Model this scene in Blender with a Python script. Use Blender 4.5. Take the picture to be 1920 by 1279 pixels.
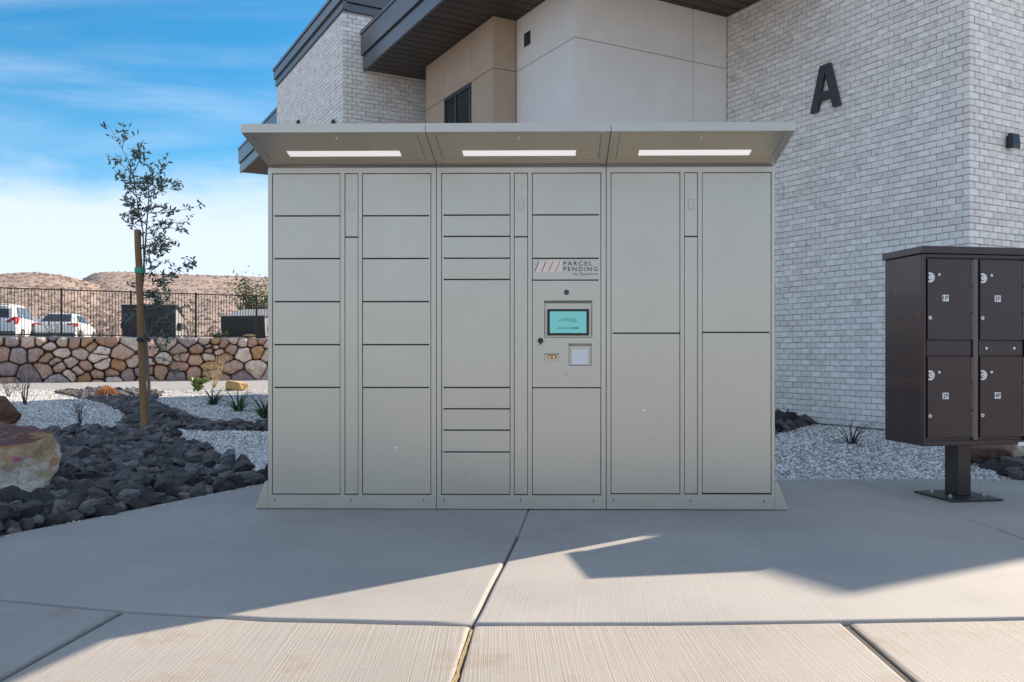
import bpy, bmesh, math, random
import numpy as np
from mathutils import Vector, Matrix, noise as mnoise
from mathutils.geometry import convex_hull_2d

random.seed(11)
np.random.seed(11)
for o in list(bpy.data.objects):
    bpy.data.objects.remove(o)
scene = bpy.context.scene
COL = scene.collection

# ------------------------------------------------------------------ camera, sky, sun, exposure
FPX, CX, CY, H = 1634.0, 1018.0, 662.0, 0.9085      # focal length and principal point for a 1920 px wide frame
cam = bpy.data.cameras.new('camera')
cam.sensor_width = 36.0
cam.lens = FPX / 1920 * 36
cam.shift_x = (960 - CX) / 1920
cam.shift_y = (CY - 639.5) / 1920
cam.clip_start = 0.05
cam.clip_end = 9000
camo = bpy.data.objects.new('camera', cam)
camo.location = (0, 0, H)
camo.rotation_euler = (math.radians(90), 0, 0)
COL.objects.link(camo)
scene.camera = camo

SUN_AZ, SUN_EL = math.radians(50.4), math.radians(29.5)     # azimuth to the right of the view axis
SKY_STRENGTH, SUN_STRENGTH, EXPOSURE = 0.122, 2.75, 1.82

world = bpy.data.worlds.new('World')
scene.world = world
world.use_nodes = True
wt = world.node_tree
wt.nodes.clear()


def N(tree, kind, **kw):
    n = tree.nodes.new(kind)
    for k, v in kw.items():
        setattr(n, k, v)
    return n


def math_node(tree, op, a, b=None, clamp=False):
    n = tree.nodes.new('ShaderNodeMath')
    n.operation = op
    n.use_clamp = clamp
    for i, v in enumerate((a, b)):
        if v is None:
            continue
        if isinstance(v, (int, float)):
            n.inputs[i].default_value = v
        else:
            tree.links.new(v, n.inputs[i])
    return n.outputs[0]


def map_range(tree, v, a, b, c=0.0, d=1.0, smooth=True):
    n = tree.nodes.new('ShaderNodeMapRange')
    n.interpolation_type = 'SMOOTHSTEP' if smooth else 'LINEAR'
    tree.links.new(v, n.inputs['Value'])
    for k, x in zip(('From Min', 'From Max', 'To Min', 'To Max'), (a, b, c, d)):
        n.inputs[k].default_value = x
    return n.outputs[0]


def build_world():
    L = wt.links.new
    sky = N(wt, 'ShaderNodeTexSky', sky_type='NISHITA', sun_disc=False)
    sky.sun_elevation = SUN_EL
    sky.sun_rotation = SUN_AZ
    sky.altitude = 800
    sky.air_density = 1.0
    sky.dust_density = 0.6
    sky.ozone_density = 2.2
    hsv = N(wt, 'ShaderNodeHueSaturation')
    hsv.inputs['Saturation'].default_value = 1.42
    hsv.inputs['Hue'].default_value = 0.488
    hsv.inputs['Value'].default_value = 0.42
    L(sky.outputs[0], hsv.inputs['Color'])
    tc = N(wt, 'ShaderNodeTexCoord')
    sep = N(wt, 'ShaderNodeSeparateXYZ')
    L(tc.outputs['Generated'], sep.inputs[0])
    x, y, z = sep.outputs
    den = math_node(wt, 'ADD', math_node(wt, 'MAXIMUM', z, 0.0), 0.22)
    px = math_node(wt, 'DIVIDE', x, den)
    py = math_node(wt, 'DIVIDE', y, den)
    comb = N(wt, 'ShaderNodeCombineXYZ')
    L(px, comb.inputs[0]); L(py, comb.inputs[1])
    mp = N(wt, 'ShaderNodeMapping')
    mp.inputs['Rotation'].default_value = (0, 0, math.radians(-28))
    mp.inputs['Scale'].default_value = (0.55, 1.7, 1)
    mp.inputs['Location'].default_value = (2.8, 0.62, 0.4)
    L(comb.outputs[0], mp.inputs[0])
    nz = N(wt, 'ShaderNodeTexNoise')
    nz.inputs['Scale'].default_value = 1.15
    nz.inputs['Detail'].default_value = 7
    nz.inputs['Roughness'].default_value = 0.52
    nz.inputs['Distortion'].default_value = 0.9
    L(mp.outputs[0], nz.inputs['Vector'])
    cirrus_fill = map_range(wt, nz.outputs[0], 0.37, 0.68, 0.0, 0.80)  # cover thickened out of view as added fill light; offset leaves the view clearer
    # low bank of haze and stratus near the horizon, with an uneven top
    n2 = N(wt, 'ShaderNodeTexNoise')
    n2.inputs['Scale'].default_value = 3.2
    n2.inputs['Detail'].default_value = 6
    n2.inputs['Roughness'].default_value = 0.55
    mp2 = N(wt, 'ShaderNodeMapping')
    mp2.inputs['Scale'].default_value = (1, 1, 3.0)
    L(tc.outputs['Generated'], mp2.inputs[0]); L(mp2.outputs[0], n2.inputs['Vector'])
    zz = math_node(wt, 'ADD', z, math_node(wt, 'MULTIPLY', math_node(wt, 'SUBTRACT', n2.outputs[0], 0.5), -0.16))
    bank = map_range(wt, zz, 0.215, 0.150, 0.0, 0.93)
    cover = math_node(wt, 'MAXIMUM', cirrus_fill, bank, clamp=True)
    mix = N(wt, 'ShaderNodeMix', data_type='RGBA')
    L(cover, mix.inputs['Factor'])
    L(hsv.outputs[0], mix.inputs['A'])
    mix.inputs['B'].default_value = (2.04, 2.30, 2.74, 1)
    bg = N(wt, 'ShaderNodeBackground')
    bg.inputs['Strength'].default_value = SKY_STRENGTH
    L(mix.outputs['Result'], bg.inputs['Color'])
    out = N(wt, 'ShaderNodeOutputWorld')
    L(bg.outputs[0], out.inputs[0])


build_world()
sun = bpy.data.lights.new('sun', 'SUN')
sun.energy = SUN_STRENGTH
sun.angle = math.radians(0.53)
sun.color = (1.0, 0.85, 0.68)
suno = bpy.data.objects.new('sun', sun)
sdir = Vector((math.sin(SUN_AZ) * math.cos(SUN_EL), math.cos(SUN_AZ) * math.cos(SUN_EL), math.sin(SUN_EL)))
suno.rotation_euler = (-sdir).to_track_quat('-Z', 'Y').to_euler()
suno.location = sdir * 60
COL.objects.link(suno)
scene.view_settings.view_transform = 'Standard'
scene.view_settings.look = 'None'
scene.view_settings.exposure = EXPOSURE
scene.view_settings.gamma = 1.0
scene.view_settings.use_curve_mapping = False
scene.render.engine = 'CYCLES'


# ------------------------------------------------------------------ helpers
def at(px, py, Y):
    """world point seen at pixel (px, py) of the photograph when it stands Y metres in front of the camera"""
    return Vector(((px - CX) / FPX * Y, Y, H + (CY - py) / FPX * Y))


def gp(px, py, z=0.0):
    """point of the level z under pixel (px, py)"""
    Y = (H - z) * FPX / (py - CY)
    return Vector(((px - CX) / FPX * Y, Y, z))


def smooth(t):
    t = max(0.0, min(1.0, t))
    return t * t * (3 - 2 * t)


def tag(o, label=None, cat=None, group=None, kind=None):
    if label: o['label'] = label
    if cat: o['category'] = cat
    if group: o['group'] = group
    if kind: o['kind'] = kind
    return o


def empty(name, loc=(0, 0, 0), rz=0.0):
    o = bpy.data.objects.new(name, None)
    o.empty_display_size = 0.1
    o.location = loc
    o.rotation_euler = (0, 0, rz)
    COL.objects.link(o)
    return o


def mobj(name, me, material, parent=None, loc=(0, 0, 0), rot=(0, 0, 0)):
    o = bpy.data.objects.new(name, me)
    COL.objects.link(o)
    if material is not None and not me.materials:
        me.materials.append(material)
    if parent is not None:
        o.parent = parent
    o.location = loc
    o.rotation_euler = rot
    return o


def pydata(name, v, f, smooth_shade=False):
    me = bpy.data.meshes.new(name)
    me.from_pydata([tuple(p) for p in v], [], f)
    if smooth_shade:
        me.polygons.foreach_set('use_smooth', [True] * len(me.polygons))
    me.update()
    return me


class MB:
    """collects faces of ONE part"""
    def __init__(self):
        self.v, self.f = [], []

    def add(self, v, f):
        b = len(self.v)
        self.v += [Vector(p) for p in v]
        self.f += [tuple(i + b for i in q) for q in f]
        return self

    def box(self, x0, x1, y0, y1, z0, z1):
        v = [(x0, y0, z0), (x1, y0, z0), (x1, y1, z0), (x0, y1, z0), (x0, y0, z1), (x1, y0, z1), (x1, y1, z1), (x0, y1, z1)]
        f = [(0, 3, 2, 1), (4, 5, 6, 7), (0, 1, 5, 4), (1, 2, 6, 5), (2, 3, 7, 6), (3, 0, 4, 7)]
        return self.add(v, f)

    def bbox(self, x0, x1, y0, y1, z0, z1, b=0.003, seg=1):
        bm = bmesh.new()
        bmesh.ops.create_cube(bm, size=1)
        for q in bm.verts:
            q.co = Vector(((x0 + x1) / 2 + q.co.x * (x1 - x0), (y0 + y1) / 2 + q.co.y * (y1 - y0), (z0 + z1) / 2 + q.co.z * (z1 - z0)))
        bmesh.ops.bevel(bm, geom=list(bm.edges), offset=b, segments=seg, affect='EDGES', profile=0.5)
        bm.verts.index_update()
        self.add([q.co.copy() for q in bm.verts], [tuple(w.index for w in q.verts) for q in bm.faces])
        bm.free()
        return self

    def prism(self, pts, axis, a, b):
        """polygon pts (in the two other axes, in order) swept along axis from a to b"""
        n = len(pts)
        def mk(p, w):
            if axis == 'x': return (w, p[0], p[1])
            if axis == 'y': return (p[0], w, p[1])
            return (p[0], p[1], w)
        v = [mk(p, a) for p in pts] + [mk(p, b) for p in pts]
        f = [tuple(range(n))[::-1], tuple(range(n, 2 * n))]
        f += [(i, (i + 1) % n, n + (i + 1) % n, n + i) for i in range(n)]
        return self.add(v, f)

    def tube(self, pts, radii, n=6, caps=True):
        pts = [Vector(p) for p in pts]
        if not hasattr(radii, '__len__'):
            radii = [radii] * len(pts)
        rings = []
        for i, p in enumerate(pts):
            d = (pts[min(i + 1, len(pts) - 1)] - pts[max(i - 1, 0)]).normalized()
            up = Vector((0, 0, 1)) if abs(d.z) < 0.9 else Vector((1, 0, 0))
            s = d.cross(up).normalized()
            t = s.cross(d).normalized()
            rings.append([p + (s * math.cos(2 * math.pi * k / n) + t * math.sin(2 * math.pi * k / n)) * radii[i] for k in range(n)])
        v = [q for r in rings for q in r]
        f = []
        for i in range(len(rings) - 1):
            for k in range(n):
                a, b = i * n + k, i * n + (k + 1) % n
                f.append((a, b, b + n, a + n))
        if caps:
            f.append(tuple(range(n))[::-1])
            f.append(tuple(range((len(rings) - 1) * n, len(rings) * n)))
        return self.add(v, f)

    def disc(self, c, r, y0, y1, n=16):
        """short cylinder whose axis is y"""
        pts = [(c[0] + r * math.cos(2 * math.pi * k / n), c[1] + r * math.sin(2 * math.pi * k / n)) for k in range(n)]
        return self.prism(pts, 'y', y0, y1)

    def build(self, name, material, parent=None, loc=(0, 0, 0), rot=(0, 0, 0), smooth_shade=False, fix=True):
        me = pydata(name, self.v, self.f, smooth_shade)
        if fix:
            bm = bmesh.new(); bm.from_mesh(me)
            bmesh.ops.recalc_face_normals(bm, faces=bm.faces)
            bm.to_mesh(me); bm.free()
        return mobj(name, me, material, parent, loc, rot)


# ------------------------------------------------------------------ materials
def mat(name, col, rough=0.6, var=0.0, vscale=4.0, bump=0.0, bscale=60.0, bdist=0.01, spec=0.5, metal=0.0,
        rand=0.0, use_obj_color=False, col2=None, mask=(0.45, 0.65), mscale=3.0, detail=5.0, stretch=(1, 1, 1), coat=0.0, rvar=0.0):
    m = bpy.data.materials.new(name)
    m.use_nodes = True
    t = m.node_tree
    t.nodes.clear()
    L = t.links.new
    out = N(t, 'ShaderNodeOutputMaterial')
    b = N(t, 'ShaderNodeBsdfPrincipled')
    L(b.outputs[0], out.inputs[0])
    b.inputs['Roughness'].default_value = rough
    b.inputs['Metallic'].default_value = metal
    b.inputs['Specular IOR Level'].default_value = spec
    b.inputs['Coat Weight'].default_value = coat
    tc = N(t, 'ShaderNodeTexCoord')
    mp = N(t, 'ShaderNodeMapping')
    mp.inputs['Scale'].default_value = stretch
    L(tc.outputs['Object'], mp.inputs[0])
    vec = mp.outputs[0]
    if use_obj_color:
        oi = N(t, 'ShaderNodeObjectInfo')
        c = oi.outputs['Color']
    else:
        rgb = N(t, 'ShaderNodeRGB'); rgb.outputs[0].default_value = (*col, 1)
        c = rgb.outputs[0]
    if col2 is not None:
        n = N(t, 'ShaderNodeTexNoise'); n.inputs['Scale'].default_value = mscale; n.inputs['Detail'].default_value = detail
        n.inputs['Roughness'].default_value = 0.6
        L(vec, n.inputs['Vector'])
        mx = N(t, 'ShaderNodeMix', data_type='RGBA')
        L(map_range(t, n.outputs[0], mask[0], mask[1]), mx.inputs['Factor'])
        L(c, mx.inputs['A']); mx.inputs['B'].default_value = (*col2, 1)
        c = mx.outputs['Result']
    if var > 0:
        n = N(t, 'ShaderNodeTexNoise'); n.inputs['Scale'].default_value = vscale; n.inputs['Detail'].default_value = 6
        n.inputs['Roughness'].default_value = 0.62
        L(vec, n.inputs['Vector'])
        f = map_range(t, n.outputs[0], 0.25, 0.75, 1 - var, 1 + var, smooth=False)
        mm = N(t, 'ShaderNodeVectorMath', operation='SCALE')
        L(c, mm.inputs[0]); L(f, mm.inputs['Scale'])
        c = mm.outputs[0]
    if rand > 0:
        oi = N(t, 'ShaderNodeObjectInfo')
        ge = N(t, 'ShaderNodeNewGeometry')
        fr = math_node(t, 'FRACT', math_node(t, 'ADD', oi.outputs['Random'], ge.outputs['Random Per Island']))
        f = map_range(t, fr, 0, 1, 1 - rand, 1 + rand, smooth=False)
        mm = N(t, 'ShaderNodeVectorMath', operation='SCALE')
        L(c, mm.inputs[0]); L(f, mm.inputs['Scale'])
        c = mm.outputs[0]
    L(c, b.inputs['Base Color'])
    if rvar > 0:
        n = N(t, 'ShaderNodeTexNoise'); n.inputs['Scale'].default_value = 3.5; n.inputs['Detail'].default_value = 7; n.inputs['Roughness'].default_value = 0.7
        L(vec, n.inputs['Vector'])
        L(map_range(t, n.outputs[0], 0.3, 0.7, rough - rvar, rough + rvar, smooth=False), b.inputs['Roughness'])
    if bump > 0:
        n = N(t, 'ShaderNodeTexNoise'); n.inputs['Scale'].default_value = bscale; n.inputs['Detail'].default_value = 4
        L(vec, n.inputs['Vector'])
        bp = N(t, 'ShaderNodeBump'); bp.inputs['Strength'].default_value = bump; bp.inputs['Distance'].default_value = bdist
        L(n.outputs[0], bp.inputs['Height'])
        L(bp.outputs[0], b.inputs['Normal'])
    return m


def emit(name, col, strength, base=(0.8, 0.8, 0.8), rough=0.3):
    m = mat(name, base, rough)
    b = [n for n in m.node_tree.nodes if n.type == 'BSDF_PRINCIPLED'][0]
    b.inputs['Emission Color'].default_value = (*col, 1)
    b.inputs['Emission Strength'].default_value = strength
    return m


def concrete(name, col, angle, broom=0.5, stain=0.25, freq=150.0):
    m = bpy.data.materials.new(name)
    m.use_nodes = True
    t = m.node_tree; t.nodes.clear(); L = t.links.new
    out = N(t, 'ShaderNodeOutputMaterial'); b = N(t, 'ShaderNodeBsdfPrincipled'); L(b.outputs[0], out.inputs[0])
    b.inputs['Roughness'].default_value = 0.75
    b.inputs['Specular IOR Level'].default_value = 0.35
    tc = N(t, 'ShaderNodeTexCoord')
    mp = N(t, 'ShaderNodeMapping'); mp.inputs['Rotation'].default_value = (0, 0, angle); mp.inputs['Scale'].default_value = (freq, 0.8, 1)
    mp.vector_type = 'POINT'
    rot = N(t, 'ShaderNodeVectorRotate', rotation_type='Z_AXIS'); rot.inputs['Angle'].default_value = angle
    L(tc.outputs['Object'], rot.inputs['Vector'])
    mp.inputs['Rotation'].default_value = (0, 0, 0)
    L(rot.outputs[0], mp.inputs[0])
    br = N(t, 'ShaderNodeTexNoise'); br.inputs['Scale'].default_value = 1.0; br.inputs['Detail'].default_value = 3; br.inputs['Roughness'].default_value = 0.6
    L(mp.outputs[0], br.inputs['Vector'])
    big = N(t, 'ShaderNodeTexNoise'); big.inputs['Scale'].default_value = 1.3; big.inputs['Detail'].default_value = 6; big.inputs['Roughness'].default_value = 0.6
    L(tc.outputs['Object'], big.inputs['Vector'])
    fine = N(t, 'ShaderNodeTexNoise'); fine.inputs['Scale'].default_value = 220; fine.inputs['Detail'].default_value = 3
    L(tc.outputs['Object'], fine.inputs['Vector'])
    st = N(t, 'ShaderNodeTexNoise'); st.inputs['Scale'].default_value = 2.6; st.inputs['Detail'].default_value = 8; st.inputs['Roughness'].default_value = 0.7
    L(tc.outputs['Object'], st.inputs['Vector'])
    oi = N(t, 'ShaderNodeObjectInfo')
    f = map_range(t, big.outputs[0], 0.3, 0.7, 0.86, 1.10, smooth=False)
    f = math_node(t, 'MULTIPLY', f, map_range(t, br.outputs[0], 0.3, 0.7, 1 - 0.11 * broom, 1 + 0.07 * broom, smooth=False))
    f = math_node(t, 'MULTIPLY', f, map_range(t, fine.outputs[0], 0.3, 0.7, 0.95, 1.05, smooth=False))
    f = math_node(t, 'MULTIPLY', f, map_range(t, oi.outputs['Random'], 0, 1, 0.97, 1.03, smooth=False))
    rgb = N(t, 'ShaderNodeRGB'); rgb.outputs[0].default_value = (*col, 1)
    mx = N(t, 'ShaderNodeMix', data_type='RGBA')
    L(map_range(t, st.outputs[0], 0.51, 0.70, 0, stain), mx.inputs['Factor'])
    L(rgb.outputs[0], mx.inputs['A']); mx.inputs['B'].default_value = (col[0] * 0.72, col[1] * 0.60, col[2] * 0.48, 1)
    mm = N(t, 'ShaderNodeVectorMath', operation='SCALE'); L(mx.outputs['Result'], mm.inputs[0]); L(f, mm.inputs['Scale'])
    # small dark specks
    vo = N(t, 'ShaderNodeTexVoronoi'); vo.inputs['Scale'].default_value = 9.0
    L(tc.outputs['Object'], vo.inputs['Vector'])
    sp = map_range(t, vo.outputs['Distance'], 0.030, 0.018, 0, 0.6)
    m2 = N(t, 'ShaderNodeMix', data_type='RGBA'); L(sp, m2.inputs['Factor']); L(mm.outputs[0], m2.inputs['A']); m2.inputs['B'].default_value = (0.09, 0.08, 0.07, 1)
    L(m2.outputs['Result'], b.inputs['Base Color'])
    hh = math_node(t, 'ADD', math_node(t, 'MULTIPLY', br.outputs[0], broom), math_node(t, 'MULTIPLY', fine.outputs[0], 0.25))
    bp = N(t, 'ShaderNodeBump'); bp.inputs['Strength'].default_value = 0.7; bp.inputs['Distance'].default_value = 0.005
    L(hh, bp.inputs['Height']); L(bp.outputs[0], b.inputs['Normal'])
    return m


M = {}
M['locker'] = mat('locker powder coat', (0.55, 0.522, 0.45), 0.31, rvar=0.05, var=0.025, vscale=1.2, spec=0.5, metal=0.55)
M['locker_dark'] = mat('locker gap shade', (0.035, 0.034, 0.032), 0.7)  # near-black that paints shade into the locker's gaps and seams
M['diffuser'] = emit('light strip diffuser', (1.0, 0.97, 0.98), 0.16, (0.85, 0.83, 0.85))
M['chrome'] = mat('bright metal', (0.75, 0.75, 0.76), 0.22, metal=1.0)
M['black_plastic'] = mat('black plastic', (0.018, 0.018, 0.02), 0.4)
M['screen'] = emit('teal screen', (0.13, 0.42, 0.43), 0.24, (0.04, 0.14, 0.14), 0.15)
M['screen_ink'] = mat('screen lettering', (0.01, 0.05, 0.06), 0.5)
M['logo_dark'] = mat('logo charcoal', (0.045, 0.045, 0.05), 0.5)
M['logo_copper'] = mat('logo copper', (0.52, 0.16, 0.10), 0.5)
M['logo_pale'] = mat('logo pale pink', (0.88, 0.74, 0.67), 0.5)
M['logo_panel'] = mat('logo panel', (0.60, 0.585, 0.56), 0.45)
M['keypad'] = mat('white keypad', (0.78, 0.77, 0.80), 0.4)
M['key_ink'] = mat('keypad print', (0.42, 0.42, 0.46), 0.5)
M['amber'] = emit('amber reader light', (1.0, 0.32, 0.05), 0.3, (0.5, 0.2, 0.05))
M['sticker'] = mat('white sticker', (0.85, 0.85, 0.85), 0.5)
M['bronze'] = mat('dark bronze paint', (0.042, 0.026, 0.028), 0.27, var=0.08, vscale=2, rvar=0.05, spec=0.45, coat=0.15)
M['bronze_edge'] = mat('bronze edge metal', (0.13, 0.105, 0.095), 0.35, spec=0.6)
M['plate'] = mat('black base plate', (0.022, 0.022, 0.024), 0.5, var=0.2, vscale=20)
M['silver'] = mat('satin lock metal', (0.66, 0.66, 0.68), 0.35, metal=0.6)
M['brick'] = mat('whitewashed brick', (0.87, 0.84, 0.80), 0.85, var=0.12, vscale=22, bump=0.5, bscale=90, bdist=0.006, rand=0.10,
                 col2=(0.58, 0.545, 0.515), mask=(0.55, 0.78), mscale=7)
M['mortar'] = mat('grey mortar', (0.46, 0.435, 0.41), 0.95, var=0.12, vscale=15, bump=0.5, bscale=150, bdist=0.004)
M['white_stucco'] = mat('pale stucco', (0.86, 0.835, 0.79), 0.9, var=0.05, vscale=3, bump=0.5, bscale=160, bdist=0.005)
M['brown_stucco'] = mat('tan stucco', (0.52, 0.395, 0.29), 0.9, var=0.06, vscale=3, bump=0.5, bscale=160, bdist=0.005)
M['stucco_joint'] = mat('stucco joint', (0.28, 0.26, 0.23), 0.9)
M['fascia'] = mat('slate metal fascia', (0.115, 0.12, 0.135), 0.28, spec=0.6, metal=0.35, var=0.04, vscale=2)
M['fascia_gap'] = mat('fascia shadow gap', (0.03, 0.03, 0.035), 0.5)
M['soffit'] = mat('dark timber soffit', (0.060, 0.047, 0.041), 0.45, var=0.22, vscale=3, stretch=(1, 14, 1), rand=0.16)
M['roof'] = mat('roof membrane', (0.45, 0.44, 0.42), 0.8)
M['glass'] = mat('dark window glass', (0.012, 0.022, 0.026), 0.04, spec=0.12)
M['window_frame'] = mat('black window frame', (0.02, 0.02, 0.024), 0.4)
M['letter'] = mat('charcoal letter', (0.045, 0.047, 0.055), 0.5)
M['lamp'] = mat('black lamp housing', (0.025, 0.025, 0.03), 0.4)
M['lens'] = mat('lamp lens', (0.75, 0.72, 0.72), 0.3)
M['concrete_back'] = concrete('broomed concrete, fine', (0.355, 0.335, 0.315), math.radians(4), broom=0.30, stain=0.16, freq=190)
M['concrete_front'] = concrete('broomed concrete, coarse', (0.35, 0.32, 0.29), math.radians(-3), broom=0.8, stain=0.6, freq=160)
M['joint'] = mat('joint dirt', (0.075, 0.068, 0.06), 0.95, var=0.3, vscale=60)
M['caulk'] = mat('mustard joint filler', (0.23, 0.17, 0.085), 0.9, var=0.35, vscale=45, bump=0.8, bscale=120)
M['gravel_base'] = mat('fine gravel base', (0.33, 0.325, 0.315), 0.95, var=0.5, vscale=95, bump=1.0, bscale=70, bdist=0.02)
M['pebble'] = mat('pale gravel', (0.60, 0.59, 0.57), 0.85, rand=0.52)
M['soil'] = mat('desert soil', (0.36, 0.27, 0.19), 0.95, var=0.25, vscale=2, bump=0.5, bscale=20, bdist=0.05)
M['asphalt'] = mat('asphalt', (0.06, 0.06, 0.062), 0.85, var=0.2, vscale=40)
M['rock'] = mat('charcoal rock', (0.100, 0.096, 0.098), 0.78, var=0.5, vscale=22, bump=1.0, bscale=30, bdist=0.04, rand=0.55,
                col2=(0.19, 0.15, 0.14), mask=(0.50, 0.70), mscale=9)
M['rock_soil'] = mat('rock bed soil', (0.035, 0.033, 0.033), 0.95, var=0.3, vscale=30, bump=1, bscale=40, bdist=0.03)
M['wall_stone'] = mat('field stone', (0.5, 0.4, 0.3), 0.9, var=0.45, vscale=6, bump=0.9, bscale=16, bdist=0.05, use_obj_color=True,
                      col2=(0.27, 0.21, 0.20), mask=(0.54, 0.70), mscale=3.4)
M['wall_mortar'] = mat('wall core', (0.15, 0.095, 0.07), 0.95, var=0.3, vscale=12, bump=0.6, bscale=30, bdist=0.03)
M['wall_cap'] = mat('wall mortar cap', (0.40, 0.36, 0.33), 0.95, var=0.2, vscale=10, bump=0.6, bscale=30, bdist=0.03)
M['fence'] = mat('bronze black fence', (0.028, 0.024, 0.024), 0.5)
M['stake'] = mat('lodgepole stake', (0.27, 0.145, 0.07), 0.8, var=0.35, vscale=8, stretch=(1, 1, 0.08), bump=0.4, bscale=40, bdist=0.01)
M['bark'] = mat('young grey bark', (0.26, 0.235, 0.215), 0.85, var=0.3, vscale=25)
M['leaf'] = mat('grey green oak leaf', (0.125, 0.165, 0.125), 0.55, rand=0.45, spec=0.4)
M['strap'] = mat('black rubber strap', (0.02, 0.02, 0.02), 0.6)
M['tape'] = mat('green nursery tape', (0.05, 0.38, 0.24), 0.5)
M['twig'] = mat('bare dark twig', (0.105, 0.085, 0.078), 0.9, var=0.2, vscale=10)
M['dry_twig'] = mat('dry straw twig', (0.46, 0.34, 0.19), 0.9, var=0.2, vscale=10)
M['blade'] = mat('strappy green blade', (0.055, 0.105, 0.045), 0.5, rand=0.4)
M['dark_blade'] = mat('dark yucca blade', (0.035, 0.035, 0.032), 0.5, rand=0.4)
M['lime_leaf'] = mat('lime green leaf', (0.16, 0.25, 0.05), 0.5, rand=0.35)
M['olive_leaf'] = mat('olive leaf', (0.10, 0.12, 0.03), 0.6, rand=0.4)
M['cactus'] = mat('rust red barrel cactus', (0.42, 0.15, 0.05), 0.8, var=0.25, vscale=12)
M['car_paint'] = mat('white car paint', (0.78, 0.78, 0.78), 0.18, spec=0.5, coat=0.5)
M['car_glass'] = mat('tinted car glass', (0.015, 0.018, 0.022), 0.05, spec=0.8)
M['tail_red'] = mat('red tail lamp', (0.50, 0.018, 0.018), 0.15, spec=0.6)
M['tyre'] = mat('tyre rubber', (0.02, 0.02, 0.02), 0.8)
M['rim'] = mat('alloy rim', (0.5, 0.5, 0.52), 0.3, metal=0.8)
M['car_trim'] = mat('grey bumper trim', (0.10, 0.10, 0.11), 0.6)
M['bin_dark'] = mat('charcoal dumpster steel', (0.035, 0.037, 0.040), 0.5, var=0.15, vscale=6)
M['bin_side'] = mat('pale dumpster end', (0.26, 0.26, 0.26), 0.6)
M['hill'] = mat('tan desert hillside', (0.335, 0.245, 0.195), 0.95, var=0.16, vscale=0.03, col2=(0.29, 0.21, 0.175), mask=(0.50, 0.68), mscale=0.06, detail=10, bump=0.5, bscale=0.12, bdist=2.0)
M['scrub'] = mat('desert scrub', (0.22, 0.165, 0.13), 0.95, rand=0.3)

# ------------------------------------------------------------------ pavement: slabs with open joints
J2 = [(-5.2, 3.50), (-3.2, 3.33), (-2.01, 3.227), (-1.49, 3.085), (-0.945, 2.985), (-0.237, 2.932), (0.42, 2.934), (1.02, 2.963), (1.655, 3.0), (3.0, 3.08), (9.0, 3.4)]
J3 = [(-2.43, 4.93), (-1.456, 4.596), (-0.586, 4.392), (-0.124, 4.353), (0.485, 4.353), (1.469, 4.431), (2.345, 4.51), (9.0, 4.9)]
LEFT = [(-6.4, -6.0), (-5.0, 0.0), (-4.15, 2.0), (-3.45, 3.0), (-3.35, 3.343), (-3.02, 3.80), (-2.71, 4.353), (-2.43, 4.93), (-2.20, 5.50), (-1.945, 6.11), (-1.88, 6.29)]


def yon(poly, x):
    for (a, b), (c, d) in zip(poly, poly[1:]):
        if a <= x <= c:
            return b + (d - b) * (x - a) / (c - a)
    return poly[0][1] if x < poly[0][0] else poly[-1][1]


def seg(poly, x0, x1):
    return [(x0, yon(poly, x0))] + [p for p in poly if x0 + 1e-4 < p[0] < x1 - 1e-4] + [(x1, yon(poly, x1))]


def leftedge(y0, y1):
    f = [(b, a) for a, b in LEFT]
    ip = lambda y: (yon(f, y), y)
    return [ip(y0)] + [(a, b) for a, b in LEFT if y0 + 1e-4 < b < y1 - 1e-4] + [ip(y1)]


def inset(poly, d):
    n = len(poly); out = []
    for i in range(n):
        p0, p1, p2 = Vector(poly[i - 1]), Vector(poly[i]), Vector(poly[(i + 1) % n])
        e0, e1 = (p1 - p0).normalized(), (p2 - p1).normalized()
        n0, n1 = Vector((-e0.y, e0.x)), Vector((-e1.y, e1.x))
        k = 1 + n0.dot(n1)
        m = (n0 + n1) / max(k, 0.3)
        out.append(p1 + m * d)
    return out


def slab(poly, gap, bev, z, material, parent):
    area = sum(a[0] * b[1] - b[0] * a[1] for a, b in zip(poly, poly[1:] + poly[:1]))
    if area < 0:
        poly = poly[::-1]
    # subdivide long edges a little so that the worn arris can wander
    q = []
    for a, b in zip(poly, poly[1:] + poly[:1]):
        a, b = Vector(a), Vector(b)
        k = max(1, int((b - a).length / 0.12)) if min(a.y, b.y) > 0.5 else 1
        q += [a.lerp(b, i / k) for i in range(k)]
    poly = [p + Vector((mnoise.noise((p.x * 7, p.y * 7, 1.3)), mnoise.noise((p.x * 7, p.y * 7, 5.3)))) * 0.003 for p in q]
    n = len(poly)
    rings = [(gap / 2, z - 0.11), (gap / 2, z - bev * 0.62), (gap / 2 + bev * 0.28, z - bev * 0.26), (gap / 2 + bev * 0.62, z - bev * 0.07), (gap / 2 + bev, z)]
    v, f = [], []
    for d, zz in rings:
        for p in inset(poly, d):
            v.append((p.x, p.y, zz))
    for r in range(len(rings) - 1):
        for i in range(n):
            j = (i + 1) % n
            f.append((r * n + i, r * n + j, (r + 1) * n + j, (r + 1) * n + i))
    f.append(tuple(range((len(rings) - 1) * n, len(rings) * n)))
    me = pydata('slab', v, f)
    for p in me.polygons:
        p.use_smooth = len(p.vertices) == 4
    return mobj('slab', me, material, parent)


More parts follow.
